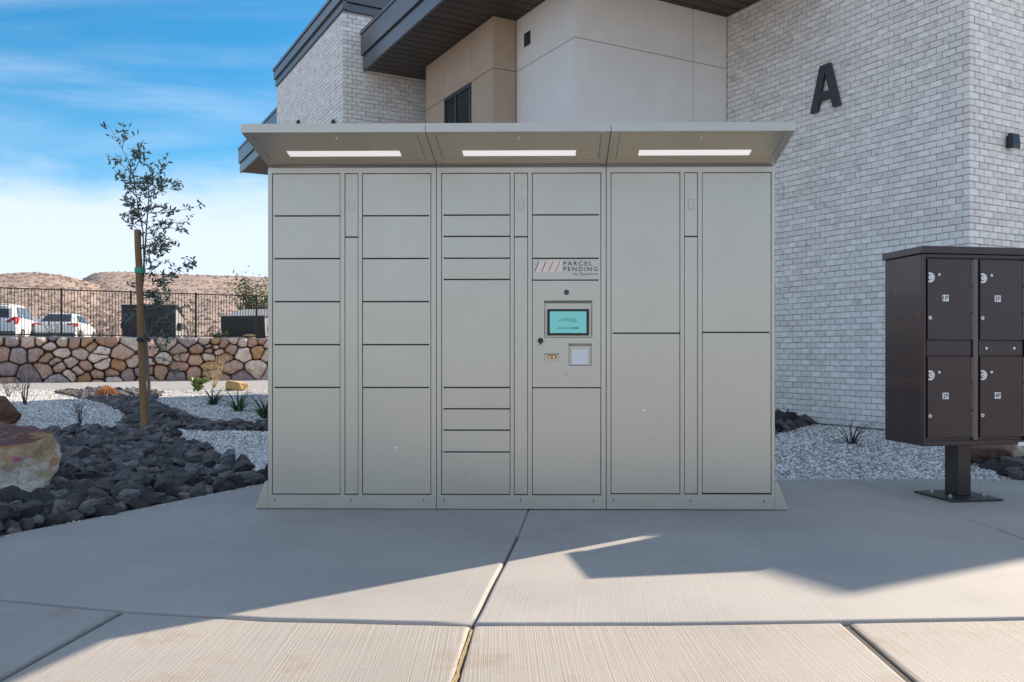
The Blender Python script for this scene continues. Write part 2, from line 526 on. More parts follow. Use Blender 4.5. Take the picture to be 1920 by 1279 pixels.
def build_pavement():
    base = MB()
    pts = LEFT + [(6.5, 6.29), (9, 6.29), (9, -6)]
    base.prism(inset([Vector(p) for p in pts[::-1]], 0.02), 'z', -0.16, -0.019)
    pav = base.build('pavement', M['joint'])
    tag(pav, kind='structure')
    cols = [(-1.49, 3.085, -1.578, 2.533), (-0.237, 2.932, -0.2547, 2.406), (1.02, 2.963, 1.034, 2.406), (2.32, 3.04, 2.345, 2.4), (4.0, 3.13, 4.05, 2.4)]
    def low(c, y):      # where a front-row joint stands at y
        return c[0] + (c[2] - c[0]) * (y - c[1]) / (c[3] - c[1]) * (0.35 if y < 1 else 1)
    Y0 = -1.2
    bounds = [leftedge(Y0, yon(J2, -3.35))] + [[(low(c, Y0), Y0), (c[0], yon(J2, c[0]))] for c in cols] + [[(9, Y0), (9, 3.4)]]
    for i in range(len(bounds) - 1):
        a, b = bounds[i], bounds[i + 1]
        xa, xb = a[-1][0], b[-1][0]
        poly = a[:-1] + seg(J2, xa, xb) + b[:-1][::-1]
        if i == 3:
            poly = [(x + (0.016 if abs(x - xa) < 0.06 else 0), y) for x, y in poly]
        slab(poly[::-1], 0.016 if i != 2 else 0.018, 0.015, -0.004 - 0.002 * (i % 2), M['concrete_front'], pav)
    # one more row behind the camera
    for x0, x1 in ((-5.6, -1.7), (-1.7, 1.1), (1.1, 4.0), (4.0, 9.0)):
        slab([(x0, -6), (x1, -6), (x1, Y0), (x0, Y0)], 0.014, 0.02, -0.005, M['concrete_front'], pav)
    # middle row, up to the tooled line; back row, under the locker
    j1a, j1b, j1c = (-0.237, 2.932), (-0.124, 4.353), (-0.02, 6.29)
    slab(leftedge(yon(J2, -3.35), 4.93) + seg(J3, -2.43, -0.124)[1:] + seg(J2, -3.35, -0.237)[::-1][:-1], 0.011, 0.014, 0.0, M['concrete_back'], pav)
    slab(seg(J2, -0.237, 2.42) + seg(J3, -0.124, 2.345)[::-1], 0.011, 0.014, -0.001, M['concrete_back'], pav)
    slab(seg(J2, 2.42, 9.0) + seg(J3, 2.345, 9.0)[::-1], 0.007, 0.012, 0.0, M['concrete_back'], pav)
    slab(leftedge(4.93, 6.29) + [j1c] + seg(J3, -2.43, -0.124)[::-1][:-1], 0.004, 0.010, 0.0, M['concrete_back'], pav)
    slab(seg(J3, -0.124, 2.345) + [(2.20, 6.29), j1c], 0.004, 0.010, -0.001, M['concrete_back'], pav)
    slab(seg(J3, 2.345, 9.0) + [(9.0, 6.29), (2.20, 6.29)], 0.004, 0.010, 0.001, M['concrete_back'], pav)
    # crumbling filler squeezed out of the front joint
    c = MB()
    P = [Vector((low(cols[1], y) + random.uniform(-0.003, 0.003), y, -0.013 + random.uniform(-0.003, 0.003))) for y in np.linspace(2.90, 0.6, 46)]
    v, f = [], []
    for i, p in enumerate(P):
        w = 0.0105 + random.uniform(-0.002, 0.002)
        v += [p + Vector((-w, 0, -0.006)), p + Vector((random.uniform(-.004, .004), 0, 0.004)), p + Vector((w, 0, -0.006))]
    for i in range(len(P) - 1):
        a = i * 3
        f += [(a, a + 1, a + 4, a + 3), (a + 1, a + 2, a + 5, a + 4)]
    c.add(v, f)
    c.build('joint_filler', M['caulk'], pav)


build_pavement()


# ------------------------------------------------------------------ ground
def gz(x, y):
    """height of the gravel"""
    z = -0.022
    z += 0.085 * smooth((y - 6.45) / 2.6) * smooth((x - 0.6) / 1.0)
    far = smooth((y - 7.0) / 3.0) * smooth((-x - 1.2) / 1.5)
    z += far * (0.035 * mnoise.noise((x * 0.33, y * 0.33, 2.0)) + 0.01)
    z += 0.02 * mnoise.noise((x * 1.1, y * 1.1, 7.0)) * smooth((y - 6.6) / 1.2)
    return z


def build_ground():
    R = 6000
    g = pydata('ground', [(-R, -R, -0.2), (R, -R, -0.2), (R, R, -0.2), (-R, R, -0.2)], [(0, 1, 2, 3)])
    tag(mobj('ground', g, M['soil']), kind='structure')
    lot = MB().box(-60, 60, -60, -6.05, -0.15, -0.10)
    tag(lot.build('bounce_driveway', M['concrete_front']), kind='structure')  # unseen ground behind the camera, made pale to bounce warm light forward
    xs = np.linspace(-30, 12, 170); ys = np.linspace(2.4, 36, 150)
    v = [(x, y, gz(x, y)) for y in ys for x in xs]
    n = len(xs)
    f = [(j * n + i, j * n + i + 1, (j + 1) * n + i + 1, (j + 1) * n + i) for j in range(len(ys) - 1) for i in range(n - 1)]
    # the gravel stops short of the concrete on the near side
    def keep(q):
        x, y = sum(v[i][0] for i in q) / 4, sum(v[i][1] for i in q) / 4
        return y > 6.0 or x < -2.1 and y > 2.0
    f = [q for q in f if keep(q)]
    tag(mobj('gravel_bed', pydata('gravel_bed', v, f, True), M['gravel_base']), kind='structure')


build_ground()


def inside(p, poly):
    x, y = p
    c = False
    for (x0, y0), (x1, y1) in zip(poly, poly[1:] + poly[:1]):
        if (y0 > y) != (y1 > y) and x < (x1 - x0) * (y - y0) / (y1 - y0) + x0:
            c = not c
    return c


BED_NEAR = [(-4.7, 2.05), (-3.62, 2.85)] + [(a - 0.05, b) for a, b in LEFT[4:]] + [(-1.80, 6.38)] + \
           [tuple(gp(px, py).xy) for px, py in ((470, 893), (445, 878), (415, 868), (385, 846), (345, 830), (305, 816), (255, 808), (200, 806), (150, 809), (105, 815))] + [(-5.6, 9.0), (-6.4, 6.0)]
BED_FAR = [tuple(gp(px, py).xy) for px, py in ((100, 735), (170, 731), (250, 732), (305, 737), (292, 745), (288, 755), (315, 768), (345, 777), (378, 787), (415, 793),
                                               (460, 795), (520, 797), (560, 812), (498, 811), (430, 808), (380, 806), (330, 803), (280, 800), (215, 791), (240, 783), (222, 770), (190, 757), (150, 748))]
BED_RIGHT = [tuple(gp(px, py, 0.08).xy) for px, py in ((1405, 768), (1450, 773), (1528, 789), (1512, 797), (1470, 808), (1425, 815), (1370, 812))]
BED_SIDE = [tuple(gp(px, py, 0.03).xy) for px, py in ((1826, 862), (1848, 846), (1900, 838), (1990, 838), (2080, 870), (2040, 905), (1960, 898), (1915, 889), (1880, 876))]


# ------------------------------------------------------------------ rocks
def rock_mesh(name, seed, flat=0.7, npts=16, rough=0.22, longer=1.3):
    rnd = random.Random(seed)
    bm = bmesh.new()
    pts = []
    while len(pts) < npts:
        p = Vector([rnd.uniform(-1, 1) for _ in range(3)])
        if 0.2 < p.length < 1:
            p.normalize(); p *= rnd.uniform(1 - rough, 1 + rough)
            pts.append(p)
    for p in pts:
        bm.verts.new((p.x * 0.5 * longer, p.y * 0.5, p.z * 0.5 * flat))
    r = bmesh.ops.convex_hull(bm, input=bm.verts)
    bmesh.ops.delete(bm, geom=list({e for e in r['geom_interior'] + r['geom_unused'] if isinstance(e, bmesh.types.BMVert)}), context='VERTS')
    bmesh.ops.recalc_face_normals(bm, faces=bm.faces)
    me = bpy.data.meshes.new(name)
    bm.to_mesh(me); bm.free()
    return me


ROCKS = [rock_mesh('rock', 100 + i, flat=random.uniform(0.75, 1.05), npts=random.choice((14, 17, 20)), longer=random.uniform(1.05, 1.7)) for i in range(24)]


def scatter(poly, spacing, tries, rnd):
    xs = [p[0] for p in poly]; ys = [p[1] for p in poly]
    cell = spacing / 1.414
    grid, out = {}, []
    for _ in range(tries):
        p = (rnd.uniform(min(xs), max(xs)), rnd.uniform(min(ys), max(ys)))
        k = (int(p[0] // cell), int(p[1] // cell))
        if k in grid or not inside(p, poly):
            continue
        ok = True
        for i in range(-2, 3):
            for j in range(-2, 3):
                q = grid.get((k[0] + i, k[1] + j))
                if q and (q[0] - p[0]) ** 2 + (q[1] - p[1]) ** 2 < spacing ** 2:
                    ok = False
        if ok:
            grid[k] = p
            out.append(p)
    return out


def joined_rocks(name, items, material, parent):
    V, F = [], []
    for me, mtx in items:
        b = len(V)
        V += [mtx @ v.co for v in me.vertices]
        F += [tuple(i + b for i in p.vertices) for p in me.polygons]
    o = mobj(name, pydata(name, V, F), material, parent)
    tag(o, kind='stuff')
    return o


def rock_bed(poly, spacing, size, singles, seed, layers=2, soil_lift=0.012):
    rnd = random.Random(seed)
    bm = bmesh.new()
    vs = [bm.verts.new((x, y, gz(x, y) + soil_lift)) for x, y in poly]
    bm.faces.new(vs)
    bmesh.ops.recalc_face_normals(bm, faces=bm.faces)
    bmesh.ops.triangulate(bm, faces=bm.faces)
    me = bpy.data.meshes.new('rock_bed'); bm.to_mesh(me); bm.free()
    bed = mobj('rock_bed', me, M['rock_soil'])
    tag(bed, kind='structure')
    items = []
    for layer in range(layers):
        for x, y in scatter(poly, spacing * (1 + 0.45 * layer), int(30000), rnd):
            s = size * rnd.choice((0.6, 0.75, 0.9, 1.0, 1.0, 1.15, 1.3, 1.5, 1.8)) * (1.0 if layer == 0 else 0.9)
            z = gz(x, y) + s * (0.14 + 0.34 * layer) + rnd.uniform(-0.01, 0.015)
            mtx = Matrix.LocRotScale((x, y, z), Matrix.Rotation(rnd.uniform(0, 6.28), 3, 'Z') @ Matrix.Rotation(rnd.uniform(-0.45, 0.45), 3, 'X') @ Matrix.Rotation(rnd.uniform(-0.45, 0.45), 3, 'Y'), (s, s, s))
            items.append((rnd.choice(ROCKS), mtx, (Vector((x, y)).length) / s))
    items.sort(key=lambda t: t[2])
    for me, mtx, _ in items[:singles]:
        o = mobj('rock', me, M['rock'], bed)
        o.matrix_local = mtx
    if items[singles:]:
        joined_rocks('rocks', [(a, b) for a, b, _ in items[singles:]], M['rock'], bed)


rock_bed(BED_NEAR, 0.074, 0.096, 300, 3)
rock_bed(BED_FAR, 0.085, 0.085, 0, 4, layers=1)
rock_bed(BED_RIGHT, 0.10, 0.13, 60, 5)
rock_bed(BED_SIDE, 0.085, 0.12, 80, 6)


# ------------------------------------------------------------------ loose gravel (uncountable)
def pebbles(name, n, region, size, seed):
    rs = np.random.RandomState(seed)
    P = []
    while len(P) < n:
        x, y = region(rs)
        if x is None:
            continue
        if inside((x, y), BED_NEAR) or inside((x, y), BED_FAR) or inside((x, y), BED_RIGHT):
            continue
        P.append((x, y, gz(x, y)))
    P = np.array(P)
    base = np.array([(1, 0, 0), (-1, 0, 0), (0, 1, 0), (0, -1, 0), (0, 0, 1), (0, 0, -1)], float)
    tri = np.array([(0, 2, 4), (2, 1, 4), (1, 3, 4), (3, 0, 4), (2, 0, 5), (1, 2, 5), (3, 1, 5), (0, 3, 5)])
    s = size * rs.uniform(0.55, 1.25, (n, 1, 1)) * rs.uniform(0.7, 1.25, (n, 6, 1))
    v = base[None] * s
    v[:, :, 2] *= 0.7
    a = rs.uniform(0, 6.28, n); b = rs.uniform(-0.7, 0.7, n)
    ca, sa, cb, sb = np.cos(a), np.sin(a), np.cos(b), np.sin(b)
    Rm = np.zeros((n, 3, 3))
    Rm[:, 0, 0] = ca; Rm[:, 0, 1] = -sa * cb; Rm[:, 0, 2] = sa * sb
    Rm[:, 1, 0] = sa; Rm[:, 1, 1] = ca * cb; Rm[:, 1, 2] = -ca * sb
    Rm[:, 2, 1] = sb; Rm[:, 2, 2] = cb
    v = np.einsum('nij,nkj->nki', Rm, v) + P[:, None, :]
    v[:, :, 2] += size * 0.25
    f = (tri[None] + (np.arange(n) * 6)[:, None, None]).reshape(-1, 3)
    me = bpy.data.meshes.new(name)
    me.vertices.add(n * 6); me.vertices.foreach_set('co', v.reshape(-1))
    me.loops.add(len(f) * 3); me.loops.foreach_set('vertex_index', f.reshape(-1))
    me.polygons.add(len(f)); me.polygons.foreach_set('loop_start', np.arange(len(f)) * 3)
    me.update(calc_edges=True)
    me.validate()
    o = mobj(name, me, M['pebble'])
    return tag(o, 'pale crushed gravel covering the planting beds' if 'left' not in name else None, 'gravel', kind='stuff')


def reg_right(rs):
    y = 6.3 + (rs.rand() ** 1.25) * 4.6
    x = rs.uniform(0.9, 5.6)
    d = (x - 4.178) * -0.495 + (y - 8.534) * 0.869
    e = (x - 4.178) * 0.869 + (y - 8.534) * 0.495
    if d > -0.02 and e > -0.02 and d < 3.5:
        return None, None
    return x, y


def reg_left(rs):
    y = 6.35 + (rs.rand() ** 1.6) * 15.0
    u = rs.uniform(-0.64, -0.20)
    return u * y + rs.uniform(-0.1, 0.1), y


pb = pebbles('gravel', 24000, reg_right, 0.0165, 1)
tag(pb, 'pale crushed gravel between the concrete and the brick wall', 'gravel', kind='stuff')
pb = pebbles('gravel', 50000, reg_left, 0.0175, 2)
tag(pb, 'pale crushed gravel in the bed around the staked sapling', 'gravel', kind='stuff')


def stray_gravel():
    rs = random.Random(12)
    V, F = [], []
    tri = [(0, 2, 4), (2, 1, 4), (1, 3, 4), (3, 0, 4), (2, 0, 5), (1, 2, 5), (3, 1, 5), (0, 3, 5)]
    n = 0
    while n < 150:
        if rs.random() < 0.5:
            y = rs.uniform(3.4, 6.2)
            x = yon([(b, a) for a, b in LEFT], y) + abs(rs.gauss(0, 0.10)) + 0.02
        else:
            y, x = 6.27 - abs(rs.gauss(0, 0.12)), rs.uniform(1.7, 4.6)
        s = rs.uniform(0.003, 0.009)
        b = len(V)
        for q in ((1, 0, 0), (-1, 0, 0), (0, 1, 0), (0, -1, 0), (0, 0, .7), (0, 0, -.5)):
            k = s * rs.uniform(.7, 1.3)
            V.append((x + q[0] * k, y + q[1] * k, 0.003 + q[2] * k))
        F.extend(tuple(i + b for i in t) for t in tri)
        n += 1
    tag(mobj('stray_gravel', pydata('stray_gravel', V, F), M['pebble']), 'loose gravel bits strayed onto the concrete edges', 'gravel', kind='stuff')


stray_gravel()
# ------------------------------------------------------------------ building: local x runs along the front faces, local y goes back
BROT = math.radians(29.67)
W5 = Vector((4.178, 8.534, 0))
ZS = 5.37                                    # soffit level
bld = empty('apartment_building', W5, BROT)
tag(bld, 'two storey building in whitewashed brick and stucco with dark flat roof overhangs', 'building')
BM = Matrix.Translation(W5) @ Matrix.Rotation(BROT, 4, 'Z')


def project(p):
    return CX + FPX * p.x / p.y, CY - FPX * (p.z - H) / p.y


PITCH, BLEN, BGAP = 0.0677, 0.145, 0.0095


def brick_faces(wall, faces, corners, z0, z1, single_test=None, seed=1):
    """faces: (p0, direction, outward normal, length, start offsets for even and odd courses); corners: (p, dir a, dir b)"""
    rnd = random.Random(seed)
    PROUD, BACK = 0.010, 0.03
    variants = []
    for k in range(8):
        mb = MB().box(-(BLEN - BGAP) / 2, (BLEN - BGAP) / 2, -PROUD, BACK, -(PITCH - BGAP) / 2, (PITCH - BGAP) / 2)
        for q in mb.v:
            q += Vector((rnd.uniform(-.0035, .0035), rnd.uniform(-.003, .002), rnd.uniform(-.0028, .0028)))
        me = pydata('brick', mb.v, mb.f)
        me.materials.append(M['brick'])
        variants.append(me)
    V, F, cand = [], [], []

    def put(c, d, n, ln):
        b = len(V)
        for sx in (-1, 1):
            for sy in (-1, 1):
                for sz in (-1, 1):
                    p = c + d * (sx * ln / 2 + rnd.uniform(-.0035, .0035)) + n * ((PROUD + rnd.uniform(-.003, .003)) if sy > 0 else -BACK)
                    p.z += sz * (PITCH - BGAP) / 2 + rnd.uniform(-.0028, .0028)
                    V.append(p)
        F.extend([tuple(b + i for i in q) for q in ((0, 1, 3, 2), (4, 6, 7, 5), (0, 4, 5, 1), (2, 3, 7, 6), (0, 2, 6, 4), (1, 5, 7, 3))])

    nrow = int((z1 - z0) / PITCH)
    for r in range(nrow):
        z = z0 + (r + 0.5) * PITCH
        for p0, d, n, ln, off in faces:
            s = off[r % 2]
            while s < ln - 0.02:
                e = min(s + BLEN, ln)
                c = p0 + d * ((s + e) / 2); c.z = z
                full = abs(e - s - BLEN) < 1e-4
                wp = BM @ c
                if full and single_test and single_test(wp):
                    cand.append((wp.length, c.copy(), d, n))
                elif e - s > 0.03:
                    put(c, d, n, e - s - BGAP)
                s += BLEN
        for p, da, db in corners:
            la, lb = ((BLEN, BLEN * 0.48) if r % 2 == 0 else (BLEN * 0.48, BLEN))
            la -= BGAP; lb -= BGAP
            b = len(V)
            na, nb = -db, -da          # outward normals of the faces that run along da and db
            o = PROUD
            for i, (fa, fb) in enumerate(((-o, -o), (la, -o), (la, lb), (-o, lb))):
                for sz in (-1, 1):
                    q = p + da * (fa + rnd.uniform(-.003, .003)) + db * (fb + rnd.uniform(-.003, .003))
                    q.z = z + sz * (PITCH - BGAP) / 2 + rnd.uniform(-.0025, .0025)
                    V.append(q)
            F.extend([tuple(b + i for i in q) for q in ((0, 2, 3, 1), (2, 4, 5, 3), (4, 6, 7, 5), (6, 0, 1, 7), (0, 6, 4, 2), (1, 3, 5, 7))])
    cand.sort(key=lambda t: t[0])
    for _, c, d, n in cand[:300]:
        o = mobj('brick', rnd.choice(variants), None, wall)
        o.location = c
        o.rotation_euler = (0, 0, math.atan2(n.x, -n.y))
    for _, c, d, n in cand[300:]:
        put(c, d, n, BLEN - BGAP)
    me = pydata('bricks', V, F)
    bm = bmesh.new(); bm.from_mesh(me); bmesh.ops.recalc_face_normals(bm, faces=bm.faces); bm.to_mesh(me); bm.free()
    o = mobj('bricks', me, M['brick'], wall)
    tag(o, kind='stuff')


X, Yv = Vector((1, 0, 0)), Vector((0, 1, 0))


def seen_single(p):
    x, y = project(p)
    return 1456 < x < 1915 and 4 < y < 800 and not (x > 1655 and y > 468)


# right brick block
w = MB().box(0, 5.1, 0, 9.0, -0.3, 5.60).build('brick_wall', M['mortar'], bld)
brick_faces(w, [(Vector((0, 0, 0)), Yv, -X, 3.49, (BLEN, BLEN * 0.48)),
                (Vector((0, 0, 0)), X, -Yv, 4.0, (BLEN * 0.48, BLEN))],
            [(Vector((0, 0, 0)), Yv, X)], 0.085, ZS - 0.002, seen_single, 3)
MB().box(-0.004, 5.1, -0.004, 3.49, -0.3, 0.083).build('base_flashing', M['window_frame'], bld)
# left brick wing
LX, LY = -3.834, 8.01
w = MB().box(LX, 1.6, LY, LY + 4.46, -0.3, 6.25).build('brick_wall', M['mortar'], bld)
brick_faces(w, [(Vector((LX, LY, 0)), Yv, -X, 4.46, (BLEN, BLEN * 0.48)),
                (Vector((LX, LY, 0)), X, -Yv, 2.6, (BLEN * 0.48, BLEN))],
            [(Vector((LX, LY, 0)), Yv, X)], 0.05, 6.248, None, 4)
# stucco bodies behind the panels
MB().box(-2.365, -0.012, 3.508, 9.0, -0.3, ZS - 0.004).build('stucco_core', M['stucco_joint'], bld)
MB().box(-2.710, -2.366, 5.002, 7.326, -0.3, ZS - 0.004).build('stucco_core', M['stucco_joint'], bld)


def panel(face, u0, u1, z0, z1, at_, name, m, t=0.014, g=0.004):
    """face 'f': faces -y at y=at_; face 'l': faces -x at x=at_"""
    mb = MB()
    if face == 'f':
        mb.bbox(u0 + g, u1 - g, at_, at_ + t, z0 + g, z1 - g, 0.002)
    else:
        mb.bbox(at_, at_ + t, u0 + g, u1 - g, z0 + g, z1 - g, 0.002)
    return mb.build(name, m, bld)


ZJ, ZT = 4.68, ZS - 0.002
for u0, u1 in ((-2.383, -0.579), (-0.579, -0.006)):
    for z0, z1 in ((-0.2, ZJ), (ZJ, ZT)):
        panel('f', u0, u1, z0, z1, 3.494, 'white_stucco_panel', M['white_stucco'])
for z0, z1 in ((-0.2, ZJ), (ZJ, ZT)):
    panel('l', 3.5085, 4.984, z0, z1, -2.379, 'white_stucco_panel', M['white_stucco'])
    panel('f', -2.728, -2.382, z0, z1, 4.988, 'tan_stucco_panel', M['brown_stucco'])
WY0, WY1 = 4.988 + 0.683, 4.988 + 1.62
WYM = WY0 + (WY1 - WY0) * 0.56
for y0, y1 in ((5.0025, WY0), (WY1, 7.34)):
    panel('l', y0, y1, -0.2, ZJ, -2.724, 'tan_stucco_panel', M['brown_stucco'])
for y0, y1 in ((5.0025, WY0), (WY0, WY1), (WY1, 7.34)):
    panel('l', y0, y1, ZJ, ZT, -2.724, 'tan_stucco_panel', M['brown_stucco'])
panel('l', WY0, WY1, -0.2, 3.15, -2.724, 'tan_stucco_panel', M['brown_stucco'])
# window in the tan wall
wf = MB()
zb, zt = 3.15, ZJ - 0.012
xo = -2.735
for y0, y1, z0, z1 in ((WY0 + .004, WY1 - .004, zb, zb + .05), (WY0 + .004, WY1 - .004, zt - .05, zt), (WY0 + .004, WY0 + .054, zb + .05, zt - .05),
                       (WY1 - .054, WY1 - .004, zb + .05, zt - .05), (WYM - .03, WYM + .03, zb + .05, zt - .05)):
    wf.bbox(xo, xo + 0.055, y0, y1, z0, z1, 0.003)
win = wf.build('window', M['window_frame'], bld)
tag(win, 'two-light black framed window in the tan stucco')
for y0, y1 in ((WY0 + .054, WYM - .03), (WYM + .03, WY1 - .054)):
    MB().box(xo + 0.014, xo + 0.020, y0 - .005, y1 + .005, zb + .045, zt - .045).build('pane', M['glass'], win)
# small louvre opening high on the white wall
vy = 3.494 + 1.494 * (1078 - 991) / 110
vt = MB().bbox(-2.386, -2.374, vy - 0.085, vy + 0.085, 4.935, 5.115, 0.003).build('wall_vent', M['window_frame'], bld)


# roof overhangs: dark planks under, stepped metal fascia around
def fascia_run(axis, fixed, a, b, z0, tiers, out, name='fascia'):
    """axis 'y': runs along y at x=fixed, facing -x (out=-1) ; axis 'x': runs along x at y=fixed facing -y"""
    for k, (h0, h1, proud) in enumerate(tiers):
        mb = MB()
        if axis == 'y':
            mb.bbox(fixed - proud, fixed + 0.04, a, b, z0 + h0, z0 + h1, 0.003)
        else:
            mb.bbox(a, b, fixed - proud, fixed + 0.04, z0 + h0, z0 + h1, 0.003)
        mb.build(name, M['fascia'], bld)


T_LOW = [(0.0, 0.225, 0.0), (0.235, 0.545, 0.035), (0.553, 0.61, 0.05)]
RX0, RY0 = -3.52, 1.6


def planks(x0, x1, y0, y1, z, pitch=0.20):
    n = int(round((y1 - y0) / pitch))
    for k in range(n):
        a = y0 + (y1 - y0) * k / n
        b = y0 + (y1 - y0) * (k + 1) / n
        MB().bbox(x0, x1, a + 0.009, b - 0.009, z, z + 0.02, 0.004).build('soffit_plank', M['soffit'], bld)


planks(RX0 + 0.045, -0.012, RY0 + 0.045, LY - 0.012, ZS)
MB().box(RX0 + 0.042, 0.0, RY0 + 0.042, LY - 0.012, ZS + 0.022, ZS + 0.56).build('roof', M['fascia_gap'], bld)
fascia_run('y', RX0, RY0 - 0.05, LY - 0.012, ZS - 0.012, T_LOW, -1)
fascia_run('x', RY0, RX0 + 0.042, 0.0, ZS - 0.012, T_LOW, -1)
# taller roof further right (out of the picture; it throws the big shadow on the pavement)
MB().box(5.15, 12.5, -1.25, 14.0, ZS, ZS + 0.61).build('roof', M['fascia'], bld)
MB().box(5.3, 12.0, 0.0, 13.5, -0.3, ZS - 0.003).build('stucco_core', M['white_stucco'], bld)
# roof of the left brick wing
T_WING = [(0.0, 0.125, 0.03), (0.130, 0.29, 0.065), (0.295, 0.35, 0.085)]
fascia_run('y', LX, LY - 0.085, LY + 4.50, 6.252, T_WING, -1)
fascia_run('x', LY, LX + 0.042, 1.7, 6.252, T_WING, -1)
MB().box(LX + 0.042, 1.7, LY + 0.042, LY + 4.50, 6.252, 6.50).build('roof', M['roof'], bld)
# wing behind it: seen overhang; unseen wall and roof shaped for the gravel's shade
planks(-3.66, -1.4, 12.55, 17.05, ZS)
MB().box(-3.66, -1.4, 12.55, 17.05, ZS + 0.022, ZS + 0.56).build('roof', M['fascia_gap'], bld)
MB().box(-1.4, 3.2, 12.55, 15.1, ZS + 0.022, ZS + 0.56).build('roof', M['fascia_gap'], bld)
fascia_run('y', -3.70, 12.50, 17.1, ZS - 0.012, T_LOW, -1)
MB().box(-1.4, 3.2, 12.5, 15.0, -0.3, ZS - 0.003).build('stucco_core', M['brown_stucco'], bld)

# letter A on the brick
ly = 1.78
LA = empty('letter_sign', BM @ Vector((-0.012, ly, 3.72)), BROT - math.pi / 2)
tag(LA, 'charcoal capital letter A fixed to the whitewashed brick wall', 'letter')
mb = MB()
hh, ww, st, th = 0.52, 0.44, 0.105, 0.045
ap = 0.075                                    # half width of the flat top
def strip(p):
    mb.prism(p, 'y', -th, -0.006)
strip([(-ww / 2, 0), (-ww / 2 + st, 0), (-0.002, hh - 0.085), (0.0, hh), (-ap, hh)])
strip([(ww / 2 - st, 0), (ww / 2, 0), (ap, hh), (0.0, hh), (0.002 - 0.004, hh - 0.085)])
def edge(z): return (ww / 2 - st) * (1 - z / (hh - 0.085))
mb.prism([(-edge(.115) - 0.02, .115), (edge(.115) + 0.02, .115), (edge(.205) + 0.02, .205), (-edge(.205) - 0.02, .205)], 'y', -th + 0.002, -0.006)
mb.build('letter', M['letter'], LA)

# wall lamp by the corner
def wall_lamp(loc, rz, label, s=1.0):
    r = empty('wall_lamp', loc, rz)
    tag(r, label, 'lamp', 'black wall lamps on the brick')
    MB().bbox(-0.055 * s, 0.045 * s, -0.041 * s, -0.008, -0.075 * s, 0.070 * s, 0.006).build('back_box', M['lamp'], r)
    h = MB().prism([(-0.04 * s, -0.085 * s), (-0.105 * s, -0.085 * s), (-0.112 * s, -0.03 * s), (-0.095 * s, 0.085 * s), (-0.04 * s, 0.095 * s)], 'x', -0.062 * s, 0.075 * s).build('housing', M['lamp'], r)
    MB().bbox(-0.05 * s, 0.062 * s, -0.098 * s, -0.045 * s, -0.100 * s, -0.086 * s, 0.004).build('lens', M['lens'], h)
    return r


wall_lamp(BM @ Vector((0.60, -0.012, 3.04)), BROT, 'small black wall lamp on the brick right of the letter sign', 0.85)
for a, z in ((2.62, 4.47), (0.40, 3.60 + 0.78)):
    yy = LY + a
    p = BM @ Vector((LX - 0.012, yy, z))
    x, y = project(p)
    p.z += (y - 231) / FPX * p.y
    wall_lamp(p, BROT - math.pi / 2, 'black wall lamp whose tip just shows above the locker canopy, ' + ('left of the pair' if a > 1 else 'right of the pair'), 0.55)


# ------------------------------------------------------------------ parcel locker
PXM = FPX / 5.05
lk = empty('parcel_locker', (-0.1307, 5.05, 0.0), math.radians(-0.77))
tag(lk, 'grey three-bay metal parcel locker with touch screen and lit canopy', 'locker')
def lx(px): return (px - 975.7) / PXM
def lz(py): return (956 - py) / PXM
DEPTH = 0.62
ZTOP = lz(314)
GAP = 0.0032
CZ0, CZ1, CZT, CF = 1.9965, 2.0825, 2.1275, 0.434


def text_mesh(name, body, material, parent, x0, x1, z0, z1, y, bold=0.0, space=1.0, extrude=0.0008):
    cu = bpy.data.curves.new(name, 'FONT')
    cu.body = body
    cu.size = 1.0
    cu.space_character = space
    cu.offset = bold
    cu.resolution_u = 3
    o = bpy.data.objects.new('tmp', cu)
    COL.objects.link(o)
    bpy.context.view_layer.update()
    dg = bpy.context.evaluated_depsgraph_get()
    me = bpy.data.meshes.new_from_object(o.evaluated_get(dg))
    bpy.data.objects.remove(o)
    c = np.array([v.co[:] for v in me.vertices])
    mn, mx = c.min(0), c.max(0)
    for v in me.vertices:
        u, w = (v.co.x - mn[0]) / (mx[0] - mn[0]), (v.co.y - mn[1]) / (mx[1] - mn[1])
        v.co = (x0 + u * (x1 - x0), y, z0 + w * (z1 - z0))
    me.materials.clear()
    return mobj(name, me, material, parent)


def door(x0, x1, z0, z1, parent, name='door', y=0.003, hinge=None):
    me = MB().bbox(x0 + GAP, x1 - GAP, y + random.uniform(-.0006, .0006), y + 0.02, z0 + GAP, z1 - GAP, 0.0022, 2)
    o = me.build(name, M['locker'], parent)
    # very slight misalignment, as on a real cabinet
    cx, cz = (x0 + x1) / 2, (z0 + z1) / 2
    tx, tz = random.uniform(-.0018, .0018) / (x1 - x0), random.uniform(-.0018, .0018) / max(0.15, z1 - z0)
    for v in o.data.vertices:
        v.co.y += (v.co.x - cx) * tx + (v.co.z - cz) * tz
    if hinge is not None:
        MB().disc((hinge, z0 + 0.001), 0.0042, y + 0.004, y + 0.012, 8).build('hinge_pin', M['chrome'], o)
    return o


